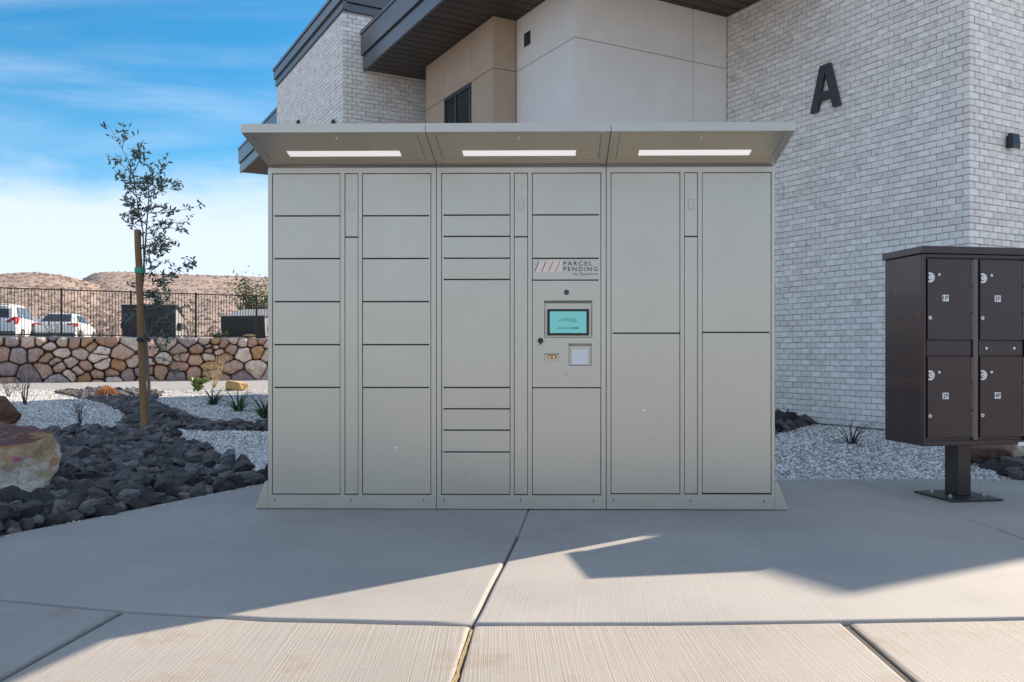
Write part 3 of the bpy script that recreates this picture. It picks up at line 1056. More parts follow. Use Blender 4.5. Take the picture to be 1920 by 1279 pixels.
BAYS = [(500, 817.8, 508, 637, 645, 671, 678, 808), (818.2, 1136.2, 827, 957, 963.5, 990, 997.5, 1127), (1136.8, 1451.4, 1145, 1275, 1282, 1308, 1315.5, 1445)]
ROWS = [([324, 404, 484.5, 565.5, 646.5, 727, 928],) * 2,
        ([324, 403, 443, 484, 524, 727, 767, 807, 848, 928], [324, 403, 484.5, 525.5, 727, 928]),
        ([324, 625, 926], [324, 623.5, 925])]
bays = []
for bi, (b0, b1, a0, a1, m0, m1, c0, c1) in enumerate(BAYS):
    X0, X1 = lx(b0) + 0.0008, lx(b1) - 0.0008
    body = MB().box(X0, X1, 0.030, DEPTH, 0.004, CZ0 + 0.0005)
    carcass = body.build('cabinet', M['locker'], lk)
    bays.append(carcass)
    fr = MB()
    zt, zb = lz(324), lz(928.6 if bi < 2 else 926.6)
    D0, D1 = 0.0, 0.0298
    fr.bbox(X0, lx(a0), D0, D1, 0.004, ZTOP, 0.0015)
    fr.bbox(lx(c1), X1, D0, D1, 0.004, ZTOP, 0.0015)
    fr.box(lx(a0) - .001, lx(c1) + .001, D0 + 0.0003, D1, zt, ZTOP - 0.001)
    fr.box(lx(a0) - .001, lx(c1) + .001, D0 + 0.0003, D1, 0.005, zb)
    fr.box(lx(a1), lx(m0), D0 + 0.0004, D1, zb - .002, zt + .002)
    fr.box(lx(m1), lx(c0), D0 + 0.0004, D1, zb - .002, zt + .002)
    frame = fr.build('frame', M['locker'], carcass)
    MB().box(X0 + .004, X1 - .004, 0.0245, 0.0293, 0.02, ZTOP - 0.02).build('door_gap_shade', M['locker_dark'], carcass)  # dark sheet behind the doors, darkens the seams as shade would
    for s in (535 - 508, (m0 + m1) / 2 - a0 - 1, c1 - a0 - 14):
        px = a0 + s - (22 if s < 40 else 0)
        MB().bbox(lx(px) - .0022, lx(px) + .0022, -0.0006, 0.004, lz(942), lz(936), 0.0005).build('bolt_slot', M['locker_dark'], carcass)
    for q in range(3):
        x = (lx(a0) + lx(a1), lx(m0) + lx(m1), lx(c0) + lx(c1))[q] / 2
    for (d0, d1, rows, hin) in ((a0, a1, ROWS[bi][0], a0 + 2.6), (c0, c1, ROWS[bi][1], c1 - 2.6)):
        for r0, r1 in zip(rows, rows[1:]):
            last = r1 >= 925
            nm = 'door'
            if bi == 1 and d0 == c0 and r0 == 484.5:
                nm = 'logo_panel'
            if bi == 1 and d0 == c0 and r0 == 525.5:
                continue
            door(lx(d0), lx(d1), lz(r1), lz(r0), carcass, nm, hinge=None if last else lx(hin))
    for r0, r1 in ((324, 444), (444, 928 if bi < 2 else 926)):
        st_ = door(lx(m0), lx(m1), lz(r1), lz(r0), carcass, 'service_strip', y=0.002)
        if r0 == 324:
            cxm = (m0 + m1) / 2
            lp = MB()
            x0, x1, z0, z1 = lx(cxm - 4.8), lx(cxm + 4.8), lz(393), lz(375)
            lp.bbox(x0, x1, 0.0012, 0.006, z0, z1, 0.0006)
            lp.build('lock_cover', M['locker'], st_)
            ol = MB()
            for q in ((x0 - .0012, x0, z0, z1), (x1, x1 + .0012, z0, z1), (x0, x1, z1, z1 + .0012), (x0, x1, z0 - .0012, z0)):
                ol.box(q[0], q[1], 0.00185, 0.004, q[2], q[3])
            ol.build('lock_cover_seam', M['locker_dark'], st_)
# side gussets bolted to the pad
for sx, x in ((-1, lx(500)), (1, lx(1451.4))):
    g = MB()
    w_ = 0.080
    prof = [(x + sx * 0.001, 0.004), (x + sx * w_, 0.004), (x + sx * 0.018, 0.160), (x + sx * 0.001, 0.163)]
    g.prism(prof, 'y', 0.004, 0.007)
    side = [(x + sx * w_, 0.004), (x + sx * 0.018, 0.160)]
    g.add([(side[0][0], 0.007, side[0][1]), (side[0][0], 0.30, side[0][1]), (side[1][0], 0.30, side[1][1]), (side[1][0], 0.007, side[1][1]),
           (side[0][0] - sx * .004, 0.007, side[0][1]), (side[0][0] - sx * .004, 0.30, side[0][1]), (side[1][0] - sx * .004, 0.30, side[1][1]), (side[1][0] - sx * .004, 0.007, side[1][1])],
          [(0, 1, 2, 3), (4, 7, 6, 5), (0, 4, 5, 1), (2, 6, 7, 3)])
    g.build('foot_gusset', M['locker'], lk)

# canopies
CZ0, CZ1, CZT, CF = 1.9965, 2.0825, 2.1275, 0.434
def und(t, x, off=0.0):
    """point of the underside: t=0 at the cabinet, 1 at the front edge; off pushes it down"""
    n = Vector((0, -(CZ1 - CZ0), -CF)).normalized()
    p = Vector((x, -CF * t, CZ0 + (CZ1 - CZ0) * t))
    return p + Vector((0, -(CZ1 - CZ0) / CF * 1.0, -1.0)).normalized() * off


def under_slab(t0, t1, x0, x1, o0, o1, name, m, parent):
    v = [und(t0, x0, o0), und(t0, x1, o0), und(t1, x1, o0), und(t1, x0, o0), und(t0, x0, o1), und(t0, x1, o1), und(t1, x1, o1), und(t1, x0, o1)]
    f = [(0, 3, 2, 1), (4, 5, 6, 7), (0, 1, 5, 4), (1, 2, 6, 5), (2, 3, 7, 6), (3, 0, 4, 7)]
    return MB().add(v, f).build(name, m, parent)


for bi, (b0, b1, *_r) in enumerate(BAYS):
    X0, X1 = lx(b0) + 0.0012, lx(b1) - 0.0012
    c = MB()
    # hollow shell: top, fascia, ends, back; the underside is made of the slabs below
    c.box(X0, X1, -CF, -CF + 0.004, CZ1 - 0.001, CZT)
    c.box(X0, X1, -CF + 0.004, DEPTH, CZT - 0.004, CZT + 0.0002)
    for xx in (X0, X1 - 0.003):
        c.prism([(-CF + 0.004, CZ1), (-CF + 0.004, CZT - 0.004), (DEPTH, CZT - 0.004), (DEPTH, CZ0), (0.0, CZ0)], 'x', xx, xx + 0.003)
    can = c.build('canopy', M['locker'], lk)
    e0, e1 = X0 + 0.046, X1 - 0.046
    under_slab(0.0, 0.185, X0, X1, -0.004, 0.0, 'canopy_rail', M['locker'], can)
    under_slab(0.925, 1.0, X0, X1, -0.004, 0.0, 'canopy_rail', M['locker'], can)
    under_slab(0.1855, 0.9245, X0, e0, -0.004, 0.0, 'canopy_rail', M['locker'], can)
    under_slab(0.1855, 0.9245, e1, X1, -0.004, 0.0, 'canopy_rail', M['locker'], can)
    under_slab(0.01, 0.97, X0 + .004, X1 - .004, -0.016, -0.008, 'canopy_gap_shade', M['locker_dark'], can)  # dark backing that puts shade into the grooves round the panel
    pn = under_slab(0.190, 0.920, e0 + .0025, e1 - .0025, -0.004, 0.0, 'access_panel', M['locker'], can)
    under_slab(0.305, 0.455, X0 + 0.170, X1 - 0.178, -0.001, 0.0022, 'light_strip', M['diffuser'], pn)
    mx = (X0 + X1) / 2 + (-0.055 if bi == 0 else (-0.005 if bi == 1 else 0.045)) * 0
    kk = MB().tube([und(0.83, mx - 0.0, 0.0), und(0.83, mx, 0.008)], [0.009, 0.008], 12)
    kk.build('panel_lock', M['chrome'], pn)
# kiosk panel with recessed screen, reader and keypad
car = bays[1]
kx0, kx1, kz0, kz1 = lx(997.5) + GAP, lx(1127) - GAP, lz(727) + GAP, lz(525.5) - GAP
holes = [(lx(1020), lx(1110.5), lz(633.5), lz(563.5)), (lx(1066), lx(1109.5), lz(686), lz(644)), (lx(1020.5), lx(1048.5), lz(678), lz(663))]
xs = sorted({kx0, kx1, *[h[0] for h in holes], *[h[1] for h in holes]})
zs = sorted({kz0, kz1, *[h[2] for h in holes], *[h[3] for h in holes]})
kp = MB()
for xa, xb in zip(xs, xs[1:]):
    for za, zb_ in zip(zs, zs[1:]):
        cxx, czz = (xa + xb) / 2, (za + zb_) / 2
        if any(h[0] < cxx < h[1] and h[2] < czz < h[3] for h in holes):
            continue
        kp.add([(xa, 0.003, za), (xb, 0.003, za), (xb, 0.003, zb_), (xa, 0.003, zb_)], [(0, 1, 2, 3)])
for (xa, xb, za, zb_), dp in zip(holes, (0.0235, 0.0205, 0.014)):
    i = 0.010 if dp > 0.02 else 0.003          # the recess walls slope inwards, more at the top
    q0 = [(xa, 0.003, za), (xb, 0.003, za), (xb, 0.003, zb_), (xa, 0.003, zb_)]
    q1 = [(xa + i * .6, dp, za + i * .5), (xb - i * .6, dp, za + i * .5), (xb - i * .6, dp, zb_ - i * 1.6), (xa + i * .6, dp, zb_ - i * 1.6)]
    kp.add(q0 + q1, [(0, 1, 5, 4), (1, 2, 6, 5), (2, 3, 7, 6), (3, 0, 4, 7), (4, 5, 6, 7)])
kp.add([(kx0, 0.003, kz0), (kx1, 0.003, kz0), (kx1, 0.02, kz0), (kx0, 0.02, kz0), (kx0, 0.003, kz1), (kx1, 0.003, kz1), (kx1, 0.02, kz1), (kx0, 0.02, kz1)],
       [(0, 3, 2, 1), (4, 5, 6, 7), (0, 4, 7, 3), (1, 2, 6, 5)])
kiosk = kp.build('kiosk_panel', M['locker'], car, fix=False)
scr = MB().bbox(lx(1026), lx(1104.5), 0.010, 0.0228, lz(629), lz(579.5), 0.002).build('monitor', M['black_plastic'], kiosk)
MB().box(lx(1031), lx(1099.5), 0.0092, 0.0099, lz(624.5), lz(584)).build('screen', M['screen'], scr)
SY = 0.0087
for k in range(4):
    xs0 = 1048 + k * 4.0
    MB().prism([(lx(xs0), lz(602.5)), (lx(xs0 + 0.8), lz(602.5)), (lx(xs0 + 3.4), lz(596.5)), (lx(xs0 + 2.6), lz(596.5))], 'y', SY, SY + 0.0003).build('logo_slash', M['screen_ink'], scr)
text_mesh('screen_lettering', 'PARCEL', M['screen_ink'], scr, lx(1063.5), lx(1079), lz(599), lz(596.3), SY, 0.01, 1.2)
text_mesh('screen_lettering', 'PENDING', M['screen_ink'], scr, lx(1063.5), lx(1082), lz(602.3), lz(599.6), SY, 0.01, 1.2)
text_mesh('screen_lettering', 'by Quadient', M['screen_ink'], scr, lx(1069.5), lx(1082), lz(605), lz(602.8), SY)
text_mesh('screen_lettering', 'DELIVERING', M['screen_ink'], scr, lx(1045), lx(1069), lz(617), lz(613.3), SY, 0.0)
text_mesh('screen_lettering', 'MORE.', M['screen_ink'], scr, lx(1071.5), lx(1085.5), lz(617), lz(613.3), SY, 0.03)
MB().disc((lx(1062.2), lz(548.2)), 0.0145, -0.003, 0.004, 20).build('camera_lens', M['black_plastic'], kiosk)
MB().disc((lx(1062.2), lz(548.2)), 0.008, -0.0042, -0.003, 16).build('camera_glass', mat('camera glass', (0.10, 0.06, 0.07), 0.1), kiosk)
kl = MB().disc((lx(1013.5), lz(639)), 0.016, -0.008, 0.004, 20)
kl.bbox(lx(1013.5) - .004, lx(1013.5) + .003, -0.0075, 0.003, lz(646.5), lz(640), 0.001)
kl.build('key_switch', M['black_plastic'], kiosk)
rd = MB().bbox(lx(1027), lx(1043.5), 0.0105, 0.0138, lz(673), lz(665.5), 0.001).build('code_reader', mat('reader window', (0.26, 0.24, 0.20), 0.3), kiosk)
for px in (1030.5, 1038.5):
    MB().box(lx(px - 1.6), lx(px + 1.6), 0.0095, 0.0104, lz(671.5), lz(667)).build('reader_lamp', M['amber'], rd)
    MB().box(lx(px - 0.6), lx(px + 0.6), 0.0088, 0.0094, lz(670), lz(667)).build('reader_pin', M['black_plastic'], rd)
kpad = MB().bbox(lx(1071.5), lx(1103), 0.012, 0.0200, lz(684), lz(655), 0.0015).build('keypad', M['keypad'], kiosk)
for r in range(4):
    for cc in range(4):
        x0 = 1073.8 + cc * 7.2
        z0 = 657.6 + r * 6.6
        MB().bbox(lx(x0), lx(x0 + 5.4), 0.0105, 0.0122, lz(z0 + 4.6), lz(z0), 0.0008).build('key', M['keypad'], kpad)
ring = MB()
for k in range(24):
    a0, a1 = 2 * math.pi * k / 24, 2 * math.pi * (k + 1) / 24
    cxk, czk = lx(1061.5), lz(700)
    ring.add([(cxk + r * math.cos(a), 0.0027, czk + r * math.sin(a)) for a, r in ((a0, .0125), (a1, .0125), (a1, .0138), (a0, .0138))], [(0, 1, 2, 3)])
ring.build('plug_ring', M['locker_dark'], kiosk, fix=False)
# printed name plate above the kiosk
lp = [c for c in car.children if c.name.startswith('logo_panel')][0]
LYY = 0.0018
MB().prism([(lx(1001), lz(510.5)), (lx(1052.5), lz(510.5)), (lx(1055), lz(488.5)), (lx(1010), lz(488.5))], 'y', LYY + 0.0004, LYY + 0.0008).build('logo_field', M['logo_pale'], lp)
for k, m in enumerate(('logo_dark', 'logo_dark', 'logo_copper', 'logo_copper')):
    x0 = 1002 + k * 13.0
    MB().prism([(lx(x0), lz(509)), (lx(x0 + 1.5), lz(509)), (lx(x0 + 9.6), lz(490)), (lx(x0 + 8.1), lz(490))], 'y', LYY - 0.0002, LYY + 0.0003).build('logo_slash', M[m], lp)
text_mesh('logo_lettering', 'PARCEL', M['logo_dark'], lp, lx(1056.5), lx(1110), lz(498.2), lz(490.2), LYY, 0.012, 1.35)
text_mesh('logo_lettering', 'PENDING', M['logo_dark'], lp, lx(1056.5), lx(1120.5), lz(508.6), lz(500.6), LYY, 0.012, 1.35)
text_mesh('logo_lettering', 'by Quadient', M['logo_dark'], lp, lx(1075), lx(1120.5), lz(517.8), lz(511.0), LYY)
# small white stickers left on two doors
for px, py, bi, a in ((743, 840, 0, 0.5), (1206, 769, 2, 0.0)):
    s = MB().box(-.009, .009, 0.0018, 0.0026, -.006, .006).build('sticker', M['sticker'], bays[bi], (lx(px), 0, lz(py)), (0, a, 0))

# ------------------------------------------------------------------ outdoor parcel mailbox on a pedestal
CROT = math.radians(9.6)
mbx = empty('parcel_mailbox', (2.307, 5.28, 0.0), CROT)
tag(mbx, 'dark bronze four-door parcel mailbox standing on a square post', 'mailbox')
MWID, MDEP, MZ0, MZ1 = 0.705, 0.425, 0.342, 1.512
def mx_(px):     # pixel column on the front face to local x
    u = (px - CX) / FPX
    c, s = math.cos(CROT), math.sin(CROT)
    return (u * 5.28 - 2.307) / (c - u * s)
def mz_(py, px=1735):
    x = mx_(px)
    return H + (CY - py) / FPX * (5.28 + x * math.sin(CROT))
body = MB().bbox(0, MWID, 0.022, MDEP, MZ0, MZ1, 0.004).build('box', M['bronze'], mbx)
rim = MB()
for x0, x1, z0, z1 in ((0.0, 0.016, MZ0, MZ1), (MWID - .016, MWID, MZ0, MZ1), (0.016, MWID - .016, MZ1 - .025, MZ1), (0.016, MWID - .016, MZ0, MZ0 + .030)):
    rim.bbox(x0, x1, 0.0, 0.0215, z0 + .0005, z1 - .0005, 0.003)
rim.build('front_rim', M['bronze'], mbx)
MB().bbox(MWID / 2 - .016, MWID / 2 + .016, 0.004, 0.0215, MZ0 + .031, MZ1 - .026, 0.005, 2).build('centre_mullion', M['bronze_edge'], mbx)
MB().bbox(-0.014, MWID + .014, -0.016, MDEP + .012, MZ1 + .001, MZ1 + .046, 0.005, 2).build('cap', M['bronze'], mbx)
DZ = [(mz_(822), mz_(669)), (mz_(637), mz_(485))]
dx = [(0.031, MWID / 2 - .030), (MWID / 2 + .032, MWID - .029)]
nums = {(0, 1): '1P', (0, 0): '2P', (1, 1): '3P', (1, 0): '4P'}
for ci, (x0, x1) in enumerate(dx):
    MB().bbox(x0 - .004, x1 + .004, 0.012, 0.0212, DZ[0][1] + .004, DZ[1][0] - .004, 0.003).build('divider_panel', M['bronze'], mbx)
    for ri, (z0, z1) in enumerate(DZ):
        d = MB().bbox(x0, x1, 0.006, 0.0212, z0, z1, 0.003, 2).build('door', M['bronze'], mbx)
        hg = MB()
        hh_ = (z1 - z0) / 3
        for k in range(3):
            hg.tube([(x1 + .007, 0.008 + (0.003 if k == 1 else 0), z0 + k * hh_ + .003), (x1 + .007, 0.008 + (0.003 if k == 1 else 0), z0 + (k + 1) * hh_ - .003)], 0.006, 8)
        hg.build('hinge', M['bronze_edge'], d)
        # lock escutcheon: a horseshoe of bright metal around a round lock
        cz, cx_ = z1 - 0.113, x0 + 0.014
        esc = MB()
        ro, ri_ = 0.0305, 0.0175
        ang = [math.radians(a) for a in np.linspace(-115, 115, 22)]
        for r0, r1, yy in ((ri_, ro, 0.0035),):
            pts = [(cx_ + max(-0.0135, r1 * math.cos(a)), cz + r1 * math.sin(a)) for a in ang] + [(cx_ + max(-0.0135, r0 * math.cos(a)), cz + r0 * math.sin(a)) for a in ang[::-1]]
            n2 = len(ang)
            v = [(p[0], yy, p[1]) for p in pts]
            f = [(i, i + 1, 2 * n2 - 2 - i, 2 * n2 - 1 - i) for i in range(n2 - 1)]
            esc.add(v, f)
        e = esc.build('lock_plate', M['silver'], d, fix=False)
        MB().disc((cx_ + .002, cz), 0.0125, 0.0015, 0.006, 16).build('lock', M['chrome'], e)
        MB().disc((cx_ + .002, cz), 0.005, 0.0010, 0.0014, 10).build('keyhole', M['black_plastic'], e)
        MB().disc((x0 + .075, z1 - .095), 0.0085, 0.001, 0.006, 14).build('latch_button', M['silver'], d)
        for ax in (-.030, .032):
            for az in (-.016, .014):
                MB().disc((x0 + .075 + ax, z1 - .095 + az), 0.0038, 0.0042, 0.006, 8).build('rivet', M['bronze_edge'], d)
        MB().disc((x0 + .013, z0 + (z1 - z0) * .272), 0.0115, 0.0005, 0.006, 16).build('tenant_lock', M['silver'], d)
        MB().disc((x0 + .013, z0 + (z1 - z0) * .272), 0.0045, 0.0001, 0.0004, 10).build('keyhole', M['bronze_edge'], d)
        px0 = x0 + 0.118
        pz = z0 + (z1 - z0) * .517
        tg = MB().box(px0 - .0205, px0 + .0205, 0.0044, 0.0055, pz - .0195, pz + .0195).build('number_tag', M['sticker'], d)
        text_mesh('number', nums[(ci, ri)], M['logo_dark'], tg, px0 - .0175, px0 + .0175, pz - .0145, pz + .0145, 0.0040, 0.02)
    if ci == 1:
        zc = (DZ[0][1] + DZ[1][0]) / 2
        for xx in (x0 + .045, x0 + .235):
            MB().disc((xx, zc), 0.0085, 0.008, 0.012, 14).build('latch_button', M['silver'], mbx)
            for ax in (-.026, .030):
                for az in (-.015, .015):
                    MB().disc((xx + ax, zc + az), 0.0038, 0.0105, 0.012, 8).build('rivet', M['bronze_edge'], mbx)
MB().box(mx_(1909), mx_(1909) + 0.10, -0.0012, -0.0002, mz_(836, 1915), mz_(829, 1915)).build('maker_label', M['sticker'], mbx)
MB().bbox(0.320, 0.412, 0.130, 0.266, 0.013, MZ0, 0.004).build('post', M['bronze'], mbx)
bp = MB().bbox(0.170, 0.515, -0.030, 0.365, 0.001, 0.0135, 0.002).build('base_plate', M['plate'], mbx)
for x, y in ((0.245, 0.10), (0.245, 0.29), (0.475, 0.10), (0.475, 0.29)):
    bt = MB()
    bt.tube([(x, y, 0.0135), (x, y, 0.024)], 0.012, 6)
    bt.tube([(x, y, 0.024), (x, y, 0.032)], 0.006, 8)
    bt.build('anchor_bolt', M['chrome'], bp)
# ------------------------------------------------------------------ boulders
def boulder(name, loc, size, seed, material, label, rz=0.0, cuts=14, sub=3, flat_top=None, lump=0.05):
    rnd = random.Random(seed)
    bm = bmesh.new()
    bmesh.ops.create_icosphere(bm, subdivisions=sub + 2, radius=1)
    planes = []
    for _ in range(cuts):
        n = Vector([rnd.gauss(0, 1) for _ in range(3)]).normalized()
        planes.append((n, rnd.uniform(0.62, 0.88)))
    if flat_top:
        planes.append((Vector(flat_top[:3]).normalized(), flat_top[3]))
    for v in bm.verts:
        d = v.co.normalized()
        r = 1.0
        for n, h in planes:
            k = d.dot(n)
            if k > 0.05:
                r = min(r, h / k)
        w = mnoise.fractal(d * 2.2 + Vector((seed, 0, 0)), 0.9, 2.0, 5)
        v.co = d * r * (1 + lump * w)
        v.co.x *= size[0] / 2; v.co.y *= size[1] / 2; v.co.z *= size[2] / 2
        v.co.z += size[2] * 0.38
    me = bpy.data.meshes.new(name); bm.to_mesh(me); bm.free()
    me.polygons.foreach_set('use_smooth', [True] * len(me.polygons))
    o = mobj(name, me, material, None, loc, (0, 0, rz))
    return tag(o, label, 'boulder')


def big_boulder_material():
    m = mat('ochre boulder with maroon crust', (0.40, 0.285, 0.165), 0.9, var=0.28, vscale=9, bump=1.0, bscale=11, bdist=0.05,
            col2=(0.50, 0.455, 0.40), mask=(0.44, 0.60), mscale=4.5)
    t = m.node_tree; L = t.links.new
    b = [n for n in t.nodes if n.type == 'BSDF_PRINCIPLED'][0]
    src = b.inputs['Base Color'].links[0].from_socket
    tc = N(t, 'ShaderNodeTexCoord'); sp = N(t, 'ShaderNodeSeparateXYZ'); L(tc.outputs['Object'], sp.inputs[0])
    nz = N(t, 'ShaderNodeTexNoise'); nz.inputs['Scale'].default_value = 5.0; nz.inputs['Detail'].default_value = 8
    mp = N(t, 'ShaderNodeMapping'); mp.inputs['Scale'].default_value = (1, 1, 2.5); L(tc.outputs['Object'], mp.inputs[0]); L(mp.outputs[0], nz.inputs['Vector'])
    h = math_node(t, 'ADD', sp.outputs[2], math_node(t, 'MULTIPLY', math_node(t, 'SUBTRACT', nz.outputs[0], 0.5), 0.30))
    # mineral crust on the upper bedding plane, and a rusty seam below it
    ge = N(t, 'ShaderNodeNewGeometry'); sn = N(t, 'ShaderNodeSeparateXYZ'); L(ge.outputs['Normal'], sn.inputs[0])
    h = math_node(t, 'ADD', sn.outputs[2], math_node(t, 'MULTIPLY', math_node(t, 'SUBTRACT', nz.outputs[0], 0.5), 0.55))
    rust = map_range(t, h, 0.42, 0.62, 0, 0.75)
    m1 = N(t, 'ShaderNodeMix', data_type='RGBA'); L(rust, m1.inputs['Factor']); L(src, m1.inputs['A']); m1.inputs['B'].default_value = (0.30, 0.135, 0.06, 1)
    crust = map_range(t, h, 0.74, 0.90, 0, 0.9)
    nz2 = N(t, 'ShaderNodeTexNoise'); nz2.inputs['Scale'].default_value = 6; nz2.inputs['Detail'].default_value = 9
    mp2 = N(t, 'ShaderNodeMapping'); mp2.inputs['Scale'].default_value = (2.0, 4.5, 3); mp2.inputs['Rotation'].default_value = (0, 0, 0.35)
    L(tc.outputs['Object'], mp2.inputs[0]); L(mp2.outputs[0], nz2.inputs['Vector'])
    crust = math_node(t, 'MULTIPLY', crust, map_range(t, nz2.outputs[0], 0.66, 0.58, 0.25, 1))
    m2 = N(t, 'ShaderNodeMix', data_type='RGBA'); L(crust, m2.inputs['Factor']); L(m1.outputs['Result'], m2.inputs['A']); m2.inputs['B'].default_value = (0.105, 0.042, 0.045, 1)
    nz3 = N(t, 'ShaderNodeTexNoise'); nz3.inputs['Scale'].default_value = 38; nz3.inputs['Detail'].default_value = 4; L(tc.outputs['Object'], nz3.inputs['Vector'])
    # surveyor's magenta paint dab
    ds = N(t, 'ShaderNodeVectorMath', operation='DISTANCE'); L(tc.outputs['Object'], ds.inputs[0]); ds.inputs[1].default_value = DAB
    dd = math_node(t, 'ADD', ds.outputs['Value'], math_node(t, 'MULTIPLY', math_node(t, 'SUBTRACT', nz3.outputs[0], 0.5), 0.07))
    m3 = N(t, 'ShaderNodeMix', data_type='RGBA'); L(map_range(t, dd, 0.034, 0.012, 0, 0.8), m3.inputs['Factor']); L(m2.outputs['Result'], m3.inputs['A']); m3.inputs['B'].default_value = (0.46, 0.03, 0.27, 1)
    L(m3.outputs['Result'], b.inputs['Base Color'])
    return m


DAB = tuple(at(28, 862, 5.41) - Vector((-3.55, 5.6, 0.0)))
M['big_boulder'] = big_boulder_material()
M['red_boulder'] = mat('rust brown boulder', (0.17, 0.085, 0.055), 0.9, var=0.35, vscale=9, bump=1.0, bscale=12, bdist=0.04)
M['tan_boulder'] = mat('tan boulder', (0.48, 0.31, 0.13), 0.9, var=0.25, vscale=5, bump=0.8, bscale=9, bdist=0.04)
M['pink_boulder'] = mat('pinkish brown boulder', (0.26, 0.16, 0.115), 0.9, var=0.35, vscale=6, bump=1.0, bscale=9, bdist=0.04, col2=(0.42, 0.33, 0.25), mask=(0.5, 0.6), mscale=3)


def hull_boulder(pts, origin, material, label):
    bm = bmesh.new()
    for p in pts:
        bm.verts.new(Vector(p) - origin)
    r = bmesh.ops.convex_hull(bm, input=bm.verts)
    bmesh.ops.delete(bm, geom=list({e for e in r['geom_interior'] + r['geom_unused'] if isinstance(e, bmesh.types.BMVert)}), context='VERTS')
    for _ in range(6):
        long = [e for e in bm.edges if e.calc_length() > 0.03]
        if not long:
            break
        bmesh.ops.subdivide_edges(bm, edges=long, cuts=1, use_grid_fill=True)
        bmesh.ops.triangulate(bm, faces=bm.faces)
    bmesh.ops.smooth_vert(bm, verts=bm.verts, factor=0.15, use_axis_x=True, use_axis_y=True, use_axis_z=True)
    bmesh.ops.recalc_face_normals(bm, faces=bm.faces)
    bm.normal_update()
    for v in bm.verts:
        q = v.co * 5.0
        w = mnoise.fractal(q, 0.9, 2.0, 5) * 0.024 - abs(mnoise.noise(v.co * 4.1 + Vector((4, 1, 2)))) * 0.05
        v.co += v.normal * w
    me = bpy.data.meshes.new('boulder'); bm.to_mesh(me); bm.free()
    me.polygons.foreach_set('use_smooth', [True] * len(me.polygons))
    return tag(mobj('boulder', me, material, None, origin), label, 'boulder')


hull_boulder([at(76, 944, 5.45), at(0, 952, 5.36), at(-190, 965, 5.30), at(119, 852, 5.66), at(116, 832, 5.72), at(98, 812, 5.62), at(50, 824, 5.46), at(0, 836, 5.38), at(-200, 850, 5.32),
              at(66, 795, 6.0), at(0, 787, 6.05), at(-200, 788, 6.1), at(-330, 860, 5.7), at(-320, 950, 5.6), at(70, 900, 6.2), at(-250, 900, 6.3), at(96, 900, 5.58), at(30, 935, 5.33)],
             Vector((-3.55, 5.6, 0.0)), M['big_boulder'], 'large ochre boulder with maroon crust beside the dark rocks')
b2 = gp(-6, 794)
boulder('boulder', (b2.x, b2.y, -0.03), (0.62, 0.5, 0.50), 5, M['red_boulder'], 'rust brown boulder on gravel behind the large ochre boulder', lump=0.06)
b3 = gp(441, 733)
boulder('boulder', (b3.x, b3.y, -0.06), (0.66, 0.5, 0.40), 8, M['tan_boulder'], 'sunlit tan boulder at the foot of the stone wall', lump=0.05)
b4 = gp(1893, 866, 0.05)
boulder('boulder', (b4.x, b4.y + 0.2, 0.0), (0.55, 0.55, 0.42), 14, M['pink_boulder'], 'pinkish brown boulder half hidden behind the mailbox', lump=0.06)


# ------------------------------------------------------------------ field stone retaining wall and fence on it
G0 = Vector((-16.63, 26.7, 0))
WROT = BROT
WZ0, WZ1, S0, S1 = -0.12, 1.455, -2.6, 11.4


def voronoi_cells(rnd, n, x0, x1, z0, z1):
    pts = [Vector((rnd.uniform(x0, x1), rnd.uniform(z0, z1))) for _ in range(n)]
    ax = 0.80                                    # stones lie a little flat

    def cells():
        out = []
        for i, p in enumerate(pts):
            poly = [Vector((x0, z0)), Vector((x1, z0)), Vector((x1, z1)), Vector((x0, z1))]
            near = sorted(range(n), key=lambda j: (pts[j] - p).length_squared)[1:22]
            for j in near:
                q = pts[j]
                d = Vector(((q.x - p.x) * ax * ax, q.y - p.y))
                m = (p + q) / 2
                new = []
                for a, b in zip(poly, poly[1:] + poly[:1]):
                    da, db = (a - m).dot(d), (b - m).dot(d)
                    if da <= 0: new.append(a)
                    if (da < 0 < db) or (db < 0 < da):
                        new.append(a + (b - a) * (da / (da - db)))
                poly = new
                if len(poly) < 3: break
            out.append(poly)
        return out
    for it in range(3):
        cs = cells()
        for i, c in enumerate(cs):
            if len(c) >= 3:
                pts[i] = pts[i].lerp(sum(c, Vector((0, 0))) / len(c), 0.42)
    return cells()


